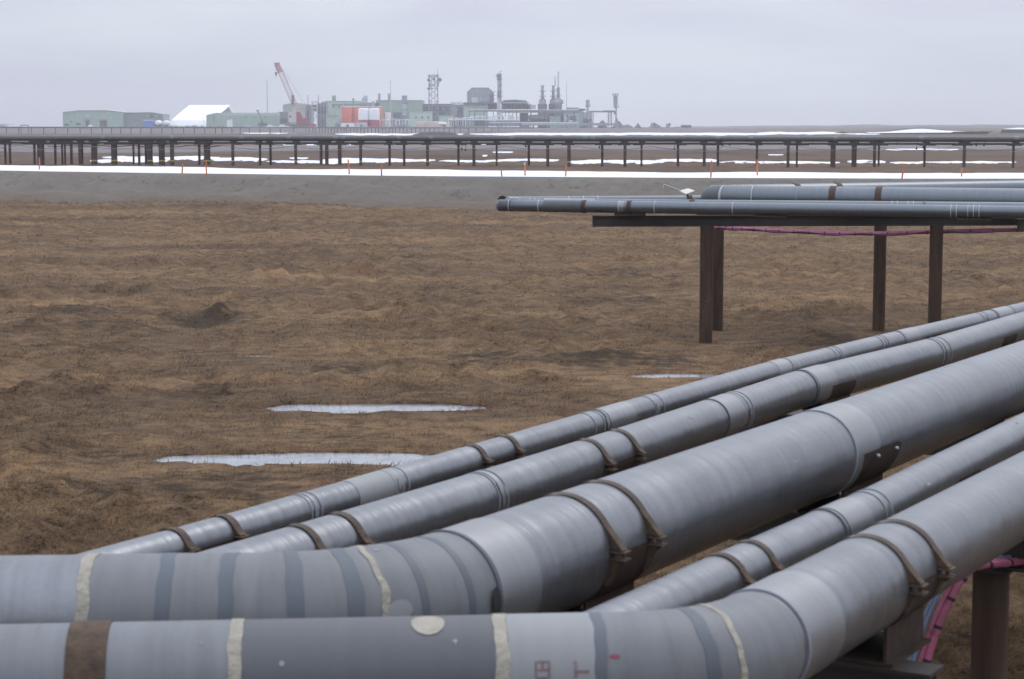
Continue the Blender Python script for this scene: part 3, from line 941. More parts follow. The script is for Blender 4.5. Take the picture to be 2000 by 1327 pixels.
# far thin pipe
def run_path(tops, r, yleft, scorner, fil):
    A = [axis_pt(u, v, r) for u, v in tops]
    o0 = A[0][0] * CD - A[0][1] * SD
    A = [np.array(plan(scorner, o0, ZB + r))] + [np.array([a[0], a[1], ZB + r]) for a in A]
    far = A[-1] + np.array([SD, CD, 0]) * 32
    return Path([(-9.0, yleft, ZB + r)] + [tuple(a) for a in A] + [tuple(far)], fil)
p1 = run_path([(425, 1009), (912, 871), (1250, 775), (1500, 706.6), (1744, 648), (2000, 590)], r1, 11.25, 8.45, {1: 0.45, 3: 8, 4: 10, 5: 12})
A1 = Pipe('insulated_pipe', 'thinnest near grey pipe, farthest from the viewer, with many narrow joint rings', p1, r1, M['jacket'], G1)
p2 = run_path([(645, 1005), (1000, 901), (1187, 843), (1560, 722), (1816, 661), (2000, 608)], r2, 10.62, 8.35, {1: 0.55, 4: 12, 5: 14})
A2 = Pipe('insulated_pipe', 'slim grey pipe lying between the thinnest far pipe and the thick one', p2, r2, M['jacket'], G1)
c3 = plan(8.19, -5.512, ZB + r3)
p3 = Path([(-9.0, 9.50, ZB + r3), c3, plan(60, -5.512, ZB + r3)], {1: 1.2})
A3 = Pipe('insulated_pipe', 'thickest grey pipe, bending left in a banded elbow behind the front one', p3, r3, M['jacket'], G1, n=72)
a4 = [axis_pt(u, v, r4) for u, v in ((1440, 1062), (1660, 968), (1800, 900), (2000, 805))]
o4 = a4[0][0] * CD - a4[0][1] * SD
p4 = Path([plan(8.36, o4, -0.3), plan(8.36, o4, ZB + r4)] + [(float(a[0]), float(a[1]), ZB + r4) for a in a4] + [tuple(np.array([a4[-1][0], a4[-1][1], ZB + r4]) + np.array([SD, CD, 0]) * 32)], {1: 0.3})
p4.side = np.array([CD, -SD, 0.0])
A4 = Pipe('insulated_pipe', 'slim grey pipe in the gap between the thick pipe and the front pipe', p4, r4, M['jacket'], G1)
c5 = plan(8.39, -3.782, ZB + r5)
p5 = Path([(-9.0, 8.36, ZB + r5), c5, plan(60, -3.79, ZB + r5)], {1: 0.86})
A5 = Pipe('insulated_pipe', 'front grey pipe with a rusty collar, cream foam joints and faded red lettering', p5, r5, M['jacket'], G1, n=72)

# bands on the thick pipe
q_in = p3.s_of(500, r3); q_out = p3.s_of(838, r3)
A3.band('elbow_coat', p3.s_of(186, r3), q_out, M['elbow'], 0.003)
A3.band_u('foam_joint', 176, 196, M['foam'], 0.007, wob=0.006)
for u in (345, 455, 560, 655):
    q = p3.s_of(u, r3); A3.band('blue_band', q - .035, q + .035, M['blue_band'], 0.005, wob=.004)
for u in (745, 800):
    q = p3.s_of(u, r3); A3.band('blue_band', q - .018, q + .018, M['blue_band'], 0.005)
q = p3.s_of(690, r3); A3.band('foam_joint', q - .014, q + .016, M['foam'], 0.008, wob=0.010)
A3.band('seam_ring', q_out - .012, q_out + .012, M['seam'], 0.012)
A3.band('sleeve', q_out + .013, p3.s_of(917, r3), M['sleeve'], 0.006)
q = p3.s_of(1560, r3); A3.band('seam_ring', q - .012, q + .012, M['seam_soft'], 0.009)
A3.band('sleeve', q + .013, q + .5, M['sleeve'], 0.004)
qb, ab = p3.pick(955, 1172, r3)
A3.patch('seam_tab', qb + .02, ab - .05, .03, .075, M['black'], up=.02)
qb, ab = p3.pick(768, 1190, r3); A3.patch('pale_smear', qb, ab, .055, .05, M['pale_coat'], up=.008)
qb, ab = p3.pick(735, 1078, r3); A3.patch('dark_spot', qb, ab, .012, .012, M['seam_soft'], up=.005)
qb, ab = p3.pick(1850, 715, r3); A3.patch('scratch', qb, ab, .10, .012, M['white_ring'], rot=.5)
qb, ab = p3.pick(1555, 902, r3); A3.patch('scratch', qb, ab, .05, .008, M['pale_coat'], rot=1.2)
# bands on the front pipe
ja = p5.s_of(146, r5); jb = p5.s_of(208, r5)
o = A5.band('collar', ja, jb, M['gusset'], 0.010); o['label'] = 'wide rusty brown collar'
A5.band('weathered_coat', 0.05, ja - .001, M['jacket_dull'], 0.002)
A5.band('weathered_coat', jb + .001, p5.s_of(463, r5), M['jacket_dull'], 0.002)
A5.band('dark_coat', p5.s_of(482, r5), p5.s_of(960, r5), M['jacket_plain'], 0.002)
A5.band_u('foam_joint', 461, 484, M['foam'], 0.006, wob=0.004)
A5.band_u('foam_joint', 959, 981, M['foam'], 0.006, wob=0.005)
A5.band_u('pale_coat', 982, 1150, M['pale_coat'], 0.004)
A5.band_u('elbow_coat', 1151, 1424, M['elbow'], 0.003)
for u in (1156, 1318):
    q = p5.s_of(u, r5); A5.band('blue_band', q - .028, q + .028, M['blue_band'], 0.005, wob=.004)
q = p5.s_of(1362, r5); A5.band('foam_joint', q - .013, q + .013, M['foam'], 0.007, wob=0.006)
q = p5.s_of(1425, r5); A5.band('seam_ring', q - .010, q + .010, M['seam_soft'], 0.010)
A5.band('sleeve', q + .011, p5.s_of(1500, r5), M['sleeve'], 0.006)
qb, ab = p5.pick(838, 1216, r5); A5.patch('foam_plug', qb, ab - .02, .078, .085, M['foam'], up=.006)
for u, v, d in ((893, 1256, .011), (550, 1293, .013), (878, 1262, .004), (402, 1260, .006)):
    qb, ab = p5.pick(u, v, r5); A5.patch('pale_spot', qb, ab, d, d, M['pale_coat'], up=.005)
qb, ab = p5.pick(1203, 1284, r5); A5.patch('painted_mark', qb, ab, .026, .010, M['redmark'], rot=-1.0 if False else .95, up=.006)
# faded red lettering, only partly legible
def strokes(pipe, u0, v0, u1, v1, segs, w_, m):
    qa, aa = pipe.path.pick(u0, v1, pipe.r); qb, ab = pipe.path.pick(u1, v0, pipe.r)
    qa, qb = min(qa, qb), max(qa, qb); lo, hi = min(aa, ab), max(aa, ab)
    mb = MB()
    for x0, y0, x1, y1 in segs:
        n = 6
        dx, dy = (x1 - x0) * (qb - qa), (y1 - y0) * (hi - lo) * pipe.r
        l = math.hypot(dx, dy); nx, ny = -dy / l * w_ / 2, dx / l * w_ / 2
        V = []
        for k in range(n + 1):
            s_ = qa + (x0 + (x1 - x0) * k / n) * (qb - qa); a_ = lo + (y0 + (y1 - y0) * k / n) * (hi - lo)
            V.append(pipe.path.pt(s_ + nx, a_ + ny / pipe.r, pipe.r + .0065)); V.append(pipe.path.pt(s_ - nx, a_ - ny / pipe.r, pipe.r + .0065))
        mb.add(V, [(2 * k, 2 * k + 1, 2 * k + 3, 2 * k + 2) for k in range(n)], True)
    mb.build('painted_lettering', m, pipe.root, pipe.loc)
strokes(A5, 1034, 1292, 1068, 1322, [(0, 0, 0, 1), (0, 1, 1, 1), (1, 1, 1, 0), (0, .5, 1, .5), (.5, .5, .5, 1), (0, 0, 1, 0)], .011, M['redpaint'])
strokes(A5, 1122, 1294, 1146, 1322, [(0, 0, 0, 1), (0, .35, 1, .35)], .013, M['redpaint'])

# bands on the slim pipes
for u in (345,):
    pass
A1.band_u('sleeve', 665, 752, M['pale_coat'], 0.003)
for u in (568, 586, 738, 757, 1132, 1150, 1250, 1268, 1525, 1611, 1622, 1702, 1712, 1902, 1912, 1962):
    A1.ring_u(u, M['seam_soft'], .012, .005)
for u in (577, 748, 1617, 1707):
    A1.ring_u(u, M['sleeve'], .03, .004)
A1.band_u('sleeve', 1157, 1208, M['sleeve'], 0.004); A1.ring_u(1153, M['seam'], .012)
A1.band_u('sleeve', 1497, 1522, M['sleeve'], 0.004)
A1.band_u('sleeve', 1747, 1776, M['sleeve'], 0.004); A1.ring_u(1744, M['seam'], .016)
A1.band_u('sleeve', 1932, 1958, M['sleeve'], 0.004); A1.ring_u(1929, M['seam'], .016)
for u in (912, 930, 1408, 1422, 1807, 1818):
    A2.ring_u(u, M['seam_soft'], .012, .006)
A2.ring_u(921, M['sleeve'], .05, .004)
A2.ring_u(1370, M['seam'], .014, .008); A2.band_u('sleeve', 1374, 1405, M['sleeve'], .004)
A2.ring_u(1415, M['sleeve'], .05, .004)
A2.ring_u(1551, M['seam'], .018, .009); A2.band_u('sleeve', 1555, 1592, M['sleeve'], .005)
A2.ring_u(1813, M['sleeve'], .05, .004)
A4.ring_u(1585, M['seam'], .016, .008); A4.band_u('sleeve', 1590, 1638, M['sleeve'], .005)
A4.ring_u(1664, M['seam_soft'], .012, .006); A4.ring_u(1672, M['seam_soft'], .012, .006)
qb, ab = p4.pick(1816, 945, r4); A4.patch('scratch', qb, ab, .035, .010, M['white_ring'], rot=1.35)
qb, ab = p2.pick(1352, 815, r2); A2.patch('scratch', qb, ab, .06, .02, M['pale_coat'], rot=.6)

# pale sealant runs below some joints
for pp, us_ in ((A1, (582, 745, 1152, 1252, 1620, 1712, 1908)), (A2, (925, 1417, 1812)), (A4, (1670,))):
    for u in us_:
        q = pp.path.s_of(u, pp.r)
        for k in range(3):
            pp.patch('sealant_run', q + random.uniform(-.03, .04), random.uniform(-.05, .55), random.uniform(.006, .014), random.uniform(.02, .05), M['pale_coat'], rot=random.uniform(-.3, .5), up=.0085)
for pp, n_, s0, s1 in ((A3, 16, 3, 16), (A5, 16, 3, 12), (A2, 12, 6, 20), (A1, 10, 6, 20), (A4, 8, 1.5, 9)):
    for k in range(n_):
        q, a = pp.path.at(0) and random.uniform(pp.path.L - 36, pp.path.L - 22), random.uniform(.25, 1.9)
        d = random.uniform(.006, .016)
        pp.patch('scuff', q, a, d * random.uniform(1, 3), d, M['pale_coat'] if k % 3 else M['jacket_plain'], rot=random.uniform(0, 3), up=.0015)

# hold-down clamps and the beams below
ZT = 2.03
def near(path, s_):                                        # arc length of the path point abeam of run position s_
    S = path.P[:, 0] * SD + path.P[:, 1] * CD
    ok = np.where(np.arange(len(S)) > len(S) * 0.02)[0]
    d = np.abs(S - s_); 
    # the straight run is the later part of the path
    k = len(S) - 1 - int(np.argmin(d[::-1]))
    return path.S[k]
for pp, a, b in ((A1, 330, 425), (A2, 557, 645), (A3, 1057, 1140), (A4, 1382, 1440), (A5, 1640, 1698), (A1, 912, 979), (A2, 1130, 1187)):
    pp.clamp(pp.path.s_of(a, pp.r), pp.path.s_of(b, pp.r), ZT)
for pp, a, b in ((A3, 14.2, 14.9),):
    pp.clamp(near(pp.path, a), near(pp.path, b), ZT, strap=False)
    for sd in (-1, 1):                                     # guide plates on the shoe
        p, t, e1, e2 = pp.path.at(near(pp.path, 14.55))
        mb = MB()
        V = []
        for h, tp in ((-.30, -.05), (.34, .02)):
            for k in range(7):
                a_ = -.95 + (tp * 0 + .92) * k / 6
                V.append(p + t * (h + (.10 * k / 6)) + e1 * sd * (pp.r + .012) * math.cos(a_) + e2 * (pp.r + .012) * math.sin(a_))
        mb.add(V, [(k, k + 1, 8 + k, 7 + k) for k in range(6)], True)
        mb.build('side_plate', M['shoe'], pp.root, pp.loc)
        b_ = MB()
        for h in (-.12, .30):
            c = p + t * h + e1 * sd * (pp.r + .012) * math.cos(-.12) + e2 * (pp.r + .012) * math.sin(-.12)
            b_.cyl(c, c + e1 * sd * .02, .012, n=8)
        b_.build('bolt', M['plantlight'], pp.root, pp.loc)
for pp, a in ((A4, 14.4), (A5, 14.2), (A2, 18.9), (A3, 19.0), (A1, 19.0), (A4, 19.0), (A2, 24.3), (A3, 24.5), (A1, 24.4)):
    pp.clamp(near(pp.path, a), near(pp.path, a + .5), ZT, strap=False)

def ibeam(mb, p0, p1, zt, h, wd, tf=.022, tw=.018):
    p0, p1 = Vector(p0), Vector(p1)
    d = (p1 - p0); L = d.length; a = math.atan2(d.y, d.x); c = (p0 + p1) / 2
    mb.box((c.x, c.y, zt - tf / 2), (L, wd, tf), a)
    mb.box((c.x, c.y, zt - h + tf / 2), (L, wd, tf), a)
    mb.box((c.x, c.y, zt - h / 2), (L - .004, tw, h - 2 * tf), a)
    return mb
def support(label, s_, o0, o1, piles, pr=0.13):
    a, b = plan(s_, o0, 0), plan(s_, o1, 0)
    root = thing('pipe_support', label, 'pipe support', ((a[0] + b[0]) / 2, (a[1] + b[1]) / 2, 0), 'beams on piles under the near pipes')
    mb = ibeam(MB(), a, b, ZT - .002, 0.30, 0.24)
    mb.build('crossbeam', M['steel'], root)
    for o_ in piles:
        p = plan(s_, o_, 0)
        mb = MB(); mb.cyl((p[0], p[1], -.4), (p[0], p[1], ZT - .328), pr, n=28)
        q = mb.build('pile', M['pile'], root)
        mb = MB(); mb.box((p[0], p[1], ZT - .315), (pr * 2.6, pr * 2.6, .022), -TH)
        mb.build('cap_plate', M['steel'], root)
    return root
support('dark steel beam under the nearest doubled rusty straps, lowest in the view', 10.40, -8.75, -3.36, (-4.25, -7.5))
support('dark steel beam on a stout brown pile, next behind the strapped one', 14.45, -8.9, -3.45, (-4.27, -7.6), 0.135)
support('dark steel beam under the near pipes, third from the viewer', 19.2, -9.0, -3.4, (-4.3, -7.6))
# little steel ledge and bracket at the end of the front beam
br = MB()
e = plan(10.40, -3.50, ZT - .14)
rotm = Matrix.Rotation(-TH, 3, 'Z')
br.box((e[0] + .16, e[1] - .06, ZT - .165), (.34, .10, .016), rot=rotm)
tag(br.build('bracket', M['strap'], loc=(e[0], e[1], ZT - .17)), 'small rusty ledge bracket sticking out of the front beam below the pink cables', 'bracket')

# pink conduit bundle hanging below the near pipes at the right edge
def bundle(root_label, pts, strands, ties, name='cable_bundle', group=None, tie_step=4):
    pts = [np.array(p) for p in pts]
    P = []
    for a, b in zip(pts[:-1], pts[1:]):
        for k in range(10): P.append(a + (b - a) * k / 10)
    P.append(pts[-1])
    P = np.array(P)
    for _ in range(6): P[1:-1] = (P[:-2] + 2 * P[1:-1] + P[2:]) / 4
    c = P[len(P) // 2]
    root = thing(name, root_label, 'cable', c, group)
    for nm, m, r, dx, dy, dz, amp in strands:
        Q = P + np.array([dx, dy, dz])
        ph = random.random() * 6
        Q = Q + np.stack([np.zeros(len(P)), np.zeros(len(P)), amp * np.sin(np.arange(len(P)) * .55 + ph)], -1)
        MB().tube(Q, r, 10).build(nm, m, root)
    if ties:
        for i in range(2, len(P) - 2, tie_step):
            t = Vector(P[i + 1] - P[i - 1]).normalized() * .012
            mb = MB(); mb.cyl(Vector(P[i]) - t, Vector(P[i]) + t, ties, n=10)
            mb.build('tie', M['black'], root)
    return root
Pp = [at_y(1805, 1310, 14.0), at_y(1835, 1215, 14.02), at_y(1872, 1140, 14.05), at_y(1902, 1108, 14.08), at_y(1945, 1102, 14.2), at_y(2010, 1097, 14.6), at_y(2100, 1090, 15.3)]
bundle('pink conduit bundle dropping past the stout pile at the lower corner', Pp,
       [('pink_conduit', M['pink'], .026, 0, 0, 0, .002), ('pink_conduit', M['pink'], .020, -.035, .02, .012, .003), ('grey_cable', M['bluecab'], .017, -.075, .05, .028, .004), ('grey_cable', M['bluecab'], .013, -.10, .06, .03, .006)], .031, tie_step=7)

# ------------------------------------------------------------------ upper rack
G2 = 'grey insulated pipes on the elevated rack'
def rack_pipe(label, pts, r, m, fillets=None, name='insulated_pipe'):
    return Pipe(name, label, Path(pts, fillets, step=.12), r, m, G2, n=40)
zr = 3.155
fa, fb = axis_pt(985, 390, .138, zr - .138, R(106)), axis_pt(2000, 402.3, .138, zr - .138, R(106))
dirr = (fb - fa) / np.linalg.norm(fb - fa)
l_end = fa - dirr * 0.10
F1 = rack_pipe('front rack pipe with a rounded capped end, lowest and nearest on the rack', [l_end, fb + dirr * 22], .138, M['rack_pipe'])
# dished end cap
cap = []
V = []; nn = 40; mrg = 8
e2 = np.array([0, 0, 1.0]); e1 = np.cross(dirr, e2)
for j in range(mrg + 1):
    a = math.pi / 2 * j / mrg
    for k in range(nn):
        t = 2 * math.pi * k / nn
        V.append(l_end - dirr * (.10 * math.sin(a)) + (.1385 * max(math.cos(a), .02)) * (math.cos(t) * e1 + math.sin(t) * e2))
mb = MB(); mb.add(V, [(j * nn + k, j * nn + (k + 1) % nn, (j + 1) * nn + (k + 1) % nn, (j + 1) * nn + k) for j in range(mrg) for k in range(nn)] , True)
mb.add(V[-nn:], [tuple(range(nn))])
mb.build('end_cap', M['jacket_dull'], F1.root, F1.loc)
for u in (994, 1057, 1211, 1278, 1432): F1.ring_u(u, M['white_ring'], .022, .008)
F1.band_u('sleeve', 1060, 1144, M['rack_pipe_dark'], .003); F1.band_u('sleeve', 1213, 1224, M['sleeve'], .003); F1.band_u('sleeve', 1236, 1276, M['rack_pipe'], .003)
for u in (1859, 1872, 1886, 1898): F1.ring_u(u, M['white_ring'], .018, .008)
F1.ring_u(1913, M['white_ring'], .02, .012); F1.ring_u(1917, M['seam'], .03, .008)
for u in (1146, 1229):
    q = F1.path.s_of(u, .138); F1.band('strap', q - .05, q + .05, M['strap'], .012)
ga, gb = axis_pt(1008, 387.2, .138, zr - .138, R(104)), axis_pt(2000, 395.3, .138, zr - .138, R(104))
dg = (gb - ga) / np.linalg.norm(gb - ga)
F2 = rack_pipe('second rack pipe, directly behind the capped front one', [ga - dg * .25, gb + dg * 22], .138, M['rack_pipe'])
for u in (1018, 1033, 1048, 1063, 1740, 1755, 1772, 1787): F2.ring_u(u, M['white_ring'], .018, .008)
F2.band_u('sleeve', 1066, 1165, M['sleeve'], .004)
F2.ring_u(1804, M['seam'], .04, .012)
for u in (1357,):
    q = F2.path.s_of(u, .138); F2.band('strap', q - .06, q + .06, M['strap'], .012)
ha, hb = axis_pt(1000, 384.2, .12, 3.05, R(88)), axis_pt(1345, 381.8, .12, 3.05, R(88))
dh = (hb - ha) / np.linalg.norm(hb - ha)
F5 = rack_pipe('rear rack pipe with an open black end beside the front cap', [ha + np.array([-.22, -.55, .03]), ha + dh * .05, hb, hb + dh * 20], .12, M['rack_pipe'], {1: .25})
mb = MB()
p, t, _, _ = F5.path.at(0.0)
mb.cyl(p - t * .03, p + t * .05, .128, n=32)
mb.build('black_end', M['black'], F5.root, F5.loc)
q = F5.path.s_of(1343, .12); F5.band('strap', q - .07, q + .07, M['strap'], .012)
for u in (1105, 1135, 1165): F5.ring_u(u, M['white_ring'], .02, .008)
# thick rack pipe with elbow
r7 = .285
ia, ib = axis_pt(1440, 362.6, r7, 3.0, R(97)), axis_pt(2000, 368.2, r7, 3.0, R(97))
di = (ib - ia) / np.linalg.norm(ib - ia)
ic = ia - di * .62
F3 = rack_pipe('thick rack pipe starting in a banded elbow behind the pale board', [ic + np.array([.25, 1.5, -.05]), ic, ib + di * 22], r7, M['rack_pipe'], {1: .5})
for u in (1376, 1392, 1413, 1476): F3.ring_u(u, M['white_ring'], .028, .010)
F3.band_u('sleeve', 1393, 1412, M['rack_pipe_dark'], .004)
F3.ring_u(1563, M['seam_soft'], .02, .006)
for u in (1633, 1716):
    q = F3.path.s_of(u, r7); F3.band('strap', q - .075, q + .075, M['strap'], .014)
ja_, jb_ = axis_pt(1424, 361.2, .24, 3.0, R(80)), axis_pt(2000, 352.5, .24, 3.0, R(80))
dj = (jb_ - ja_) / np.linalg.norm(jb_ - ja_)
F4 = rack_pipe('rearmost thick rack pipe, showing only its upper edge above the banded one', [ja_ - dj * .6, jb_ + dj * 22], .24, M['rack_pipe'])
for u in (1430, 1445, 1460, 1475): F4.ring_u(u, M['white_ring'], .03, .008)
for u in (1556, 1636):
    q = F4.path.s_of(u, .24); F4.band('strap', q - .075, q + .075, M['strap'], .014)

def beam_on_piles(label, ua, va, ub, vb, zbot, h, posts, ext=0.0):
    a, b = at_z(ua, va, zbot), at_z(ub, vb, zbot)
    d = (b - a) / np.linalg.norm(b - a)
    b = b + d * ext
    root = thing('pipe_support', label, 'pipe support', ((a[0] + b[0]) / 2, (a[1] + b[1]) / 2, 0), 'beams of the elevated rack')
    mb = ibeam(MB(), a, b, zbot + h, h, .22, tf=.022, tw=.02)
    mb.build('beam', M['steel'], root)
    for u in posts:
        lo, hi = 0, 1
        for _ in range(40):
            m_ = (lo + hi) / 2
            if proj(a + (b - a) * m_)[0] < u: lo = m_
            else: hi = m_
        p = a + (b - a) * lo
        gz = float(ground_h(np.array([p[0]]), np.array([p[1]]))[0])
        mb = MB(); mb.cyl((p[0], p[1], gz - .3), (p[0], p[1], zbot - .004), .152, n=32)
        mb.build('pile', M['pile'], root)
    return root
S1 = beam_on_piles('long dark rack beam on two rusty piles, nearest the viewer', 1157, 443, 2000, 440.5, 2.70, .255, (1380.5, 1829.5), 8)
S2 = beam_on_piles('dark rear rack beam carried by two rusty piles behind the front pair', 1360, 432.5, 2000, 431.5, 2.70, .26, (1402, 1720), 8)
# faint chalk scrawl on the nearest rack pile
pl = [c for c in S1.children if c.name.startswith('pile')][0]
xs_ = [q.co for q in pl.data.vertices]
pcx = sum(q.x for q in xs_) / len(xs_) + S1.location.x; pcy = sum(q.y for q in xs_) / len(xs_) + S1.location.y
mb = MB()
def chalk(u0, v0, u1, v1):
    A_ = at_z(u0, 672, 0); Q = []
    for u, v in ((u0, v0), (u1, v1)):
        p = at_y(u, v, pcy - .15); dx_ = max(-.14, min(.14, p[0] - pcx)); Q.append(Vector((pcx + dx_, pcy - math.sqrt(.153 ** 2 - dx_ ** 2) - .002, p[2])))
    mb.cyl(Q[0], Q[1], .004, n=4)
for k, (dx_, L_) in enumerate((([(0, 0, 8, 4), (0, 8, 8, 4), (3, 2, 3, 6)], 0), ([(0, 0, 8, 0), (0, 7, 8, 7), (4, 0, 4, 7)], 1), ([(0, 0, 8, 0), (0, 0, 0, 7), (4, 0, 4, 5), (8, 0, 8, 7)], 2), ([(0, 0, 8, 4), (0, 8, 8, 4)], 3))):
    for a, b, c_, d in dx_: chalk(1373 + a, 585 + k * 11 + b, 1373 + c_, 585 + k * 11 + d)
mb.build('chalk_marks', M['strap'] if False else mat('chalk', (.11, .09, .075), .9), S1)

# hanging steel box at the right end of the front beam
c = at_y(1996, 441, 44.5)
mb = MB(); mb.box((c[0] + .05, c[1], c[2]), (.24, .3, .25)); mb.box((c[0] + .05, c[1], c[2] + .14), (.34, .4, .03))
tag(mb.build('bracket', M['steel'], loc=(c[0], c[1], c[2] - .12)), 'dark steel bracket box hung from the front rack beam at the picture edge', 'bracket')
# shoes below the front pipes (thin plates on the beam)
for uu, pp, nm in ((1230, F1, 0), (1500, F1, 1), (1905, F1, 2)):
    q = pp.path.s_of(uu, pp.r)
    p, t, e1, e2 = pp.path.at(q)
    mb = MB(); rot = Matrix((e1, t, (0, 0, 1))).transposed()
    mb.box((p[0], p[1], p[2] - pp.r - .028), (.16, .7, .05), rot=rot)
    mb.build('pipe_shoe', M['shoe'], pp.root, pp.loc)
# pink cables below the rack
Pc = [at_y(1396, 445, 47.4), at_y(1440, 447, 47.1), at_y(1520, 451.5, 46.9), at_y(1620, 456.5, 46.8), at_y(1720, 457.5, 46.6), at_y(1850, 453, 46.3), at_y(2000, 450, 46.2), at_y(2200, 446, 46.1)]
bundle('sagging pink cable bundle slung below the rack beams', Pc,
       [('pink_conduit', M['pink'], .036, 0, 0, 0, .004), ('pink_conduit', M['pink'], .030, 0, .04, .028, .006), ('purple_cable', M['purple'], .020, 0, -.03, -.012, .022)], .046, tie_step=3)
# pale board on a thin rod above the elbow
yb = 46.9
root = thing('marker_board', 'pale square board tilted on a thin rod in front of the banded elbow', 'board', at_y(1345, 383, yb))
A = [at_y(1326, 373.6, yb), at_y(1344, 369, yb + .14), at_y(1357.5, 373.6, yb + .05), at_y(1340, 380, yb - .12)]
nrm = np.array([0.05, -.25, .97]) * .012
mb = MB(); mb.add([a + nrm for a in A] + [a - nrm for a in A], [(0, 1, 2, 3), (7, 6, 5, 4), (0, 4, 5, 1), (1, 5, 6, 2), (2, 6, 7, 3), (3, 7, 4, 0)])
mb.build('panel', M['board'], root)
mb = MB(); mb.cyl(at_y(1296.5, 360.5, yb), at_y(1334, 374.5, yb), .011, n=8); mb.cyl(at_y(1296.5, 360.5, yb), at_y(1295.5, 368, yb), .008, n=6)
mb.build('rod', M['plantlight'], root)
mb = MB(); mb.cyl(at_y(1342, 377, yb + .02), at_y(1346, 392, yb + .02), .018, n=8)
mb.build('stem', M['steel'], root)

# ------------------------------------------------------------------ road markers
def stake(label, u, v0, v1, z, lean=0.0, pale=False, d=None):
    a = at_z(u, v1, z)
    y = a[1]
    b = at_y(u - lean, v0, y)
    root = thing('marker_stake', label, 'stake', a, 'orange stakes along the road')
    m_ = a + (b - a) * (.80 if pale else .97)
    mb = MB(); mb.cyl(a - np.array([0, 0, .25]), m_, .052, .045, n=8)
    mb.build('post', M['orange'], root)
    mb = MB(); mb.cyl(m_, b, .045, .04, n=8)
    mb.build('tip', M['stakewhite'] if pale else M['orange'], root)
stake('tall straight orange stake at the far end of the road, by a wide brown pile', 77, 308, 340, 1.45)
stake('short orange stake leaning away in the snow before two wide piles', 355, 320, 338.5, 1.72, lean=-2)
stake('thin faded orange stake next to a wide brown pile with a yellow band', 404, 313, 346, 1.5, lean=2)
stake('orange stake leaning left against the snow, beyond bare brown tundra', 683, 312, 341.5, 1.72, lean=3)
stake('slim orange stake standing to the right of a left-leaning one', 745.5, 318, 343.5, 1.72, lean=1)
stake('largest orange stake, rising behind the black open pipe end', 983.5, 330, 381, 0.5, lean=4.5)
stake('orange stake with a white tip set in the road snow', 1026, 317, 344, 1.72, lean=1.5, pale=True)
stake('orange stake on the embankment slope, left of the pale board', 1104, 322, 353, 1.45, lean=-2)
stake('orange stake in the snow above the banded pipe elbow', 1388, 314, 347, 1.72, lean=-2)
stake('straight orange stake just above the white ring of the thick rack pipe', 1479, 312, 356, 1.3)
stake('orange stake tilting right in the broad snow bank', 1760.5, 320, 349.5, 1.72, lean=-5.5)
stake('thin orange stake nearest the right end of the road', 1878, 328, 353, 1.5, lean=-.5)

# ------------------------------------------------------------------ long pipeline beyond the road
def pl_y(u): return 256 - 19 * u / 2000.0
PLZ, PLR = 3.42, .335
pa, pb = np.array([-90.0, 0, PLZ]), np.array([90.0, 0, PLZ])
def pl_at(x): return 247.0 - .150 * x
pts = [(-200, pl_at(-200), PLZ + .1), (-66, pl_at(-66), PLZ), (0, pl_at(0), PLZ), (66, pl_at(66), PLZ), (200, pl_at(200), PLZ + .1)]
LP = Pipe('pipeline', 'long weathered pipeline running right across the view beyond the road', Path(pts, step=1.0), PLR, M['far_pipe'], n=28)
for u in (205, 330, 470, 560, 660, 672, 775, 840, 1000, 1150, 1165, 1395, 1460, 1640, 1800, 1980):
    q = LP.path.s_of(u, PLR); LP.band('joint_band', q - .25, q + .25, M['rack_pipe'], .02)
low = Path([(-200, pl_at(-200) + .9, 2.86), (200, pl_at(200) + .9, 2.86)], step=1.0)
LQ = Pipe('pipeline', 'thin dark line slung directly below the long weathered pipeline', low, .13, M['rack_pipe_dark'], n=16)
PILES = [(5.6, 5), (14.8, 5), (63, 5), (86, 14), (104, 5), (117.6, 4), (123, 4), (135.6, 5.5), (157, 4), (165, 6), (190, 12), (216.6, 4), (228.6, 12), (257.6, 4), (268.6, 5), (282, 5), (298, 11), (321, 12), (343.6, 8),
         (386.8, 5), (409, 13), (461, 6), (506, 5), (526.6, 5), (582.6, 6), (631.6, 6), (642.6, 7), (667.6, 7.5), (708, 6), (760, 5), (788.6, 5), (837, 6), (895, 5), (926.5, 6), (970, 4), (1033, 5), (1069, 6), (1110, 7),
         (1177, 5), (1218, 6), (1254, 4), (1325.5, 5), (1371, 6), (1404, 5), (1480.6, 5), (1532.8, 6), (1559, 4), (1622, 10), (1663, 10), (1699.7, 6), (1720, 4), (1810, 5), (1873, 6), (1888.7, 5), (1985, 5)]
banded = {190, 228.6, 298, 321, 343.6, 409, 461, 582.6, 708, 837, 970, 1110, 1254}
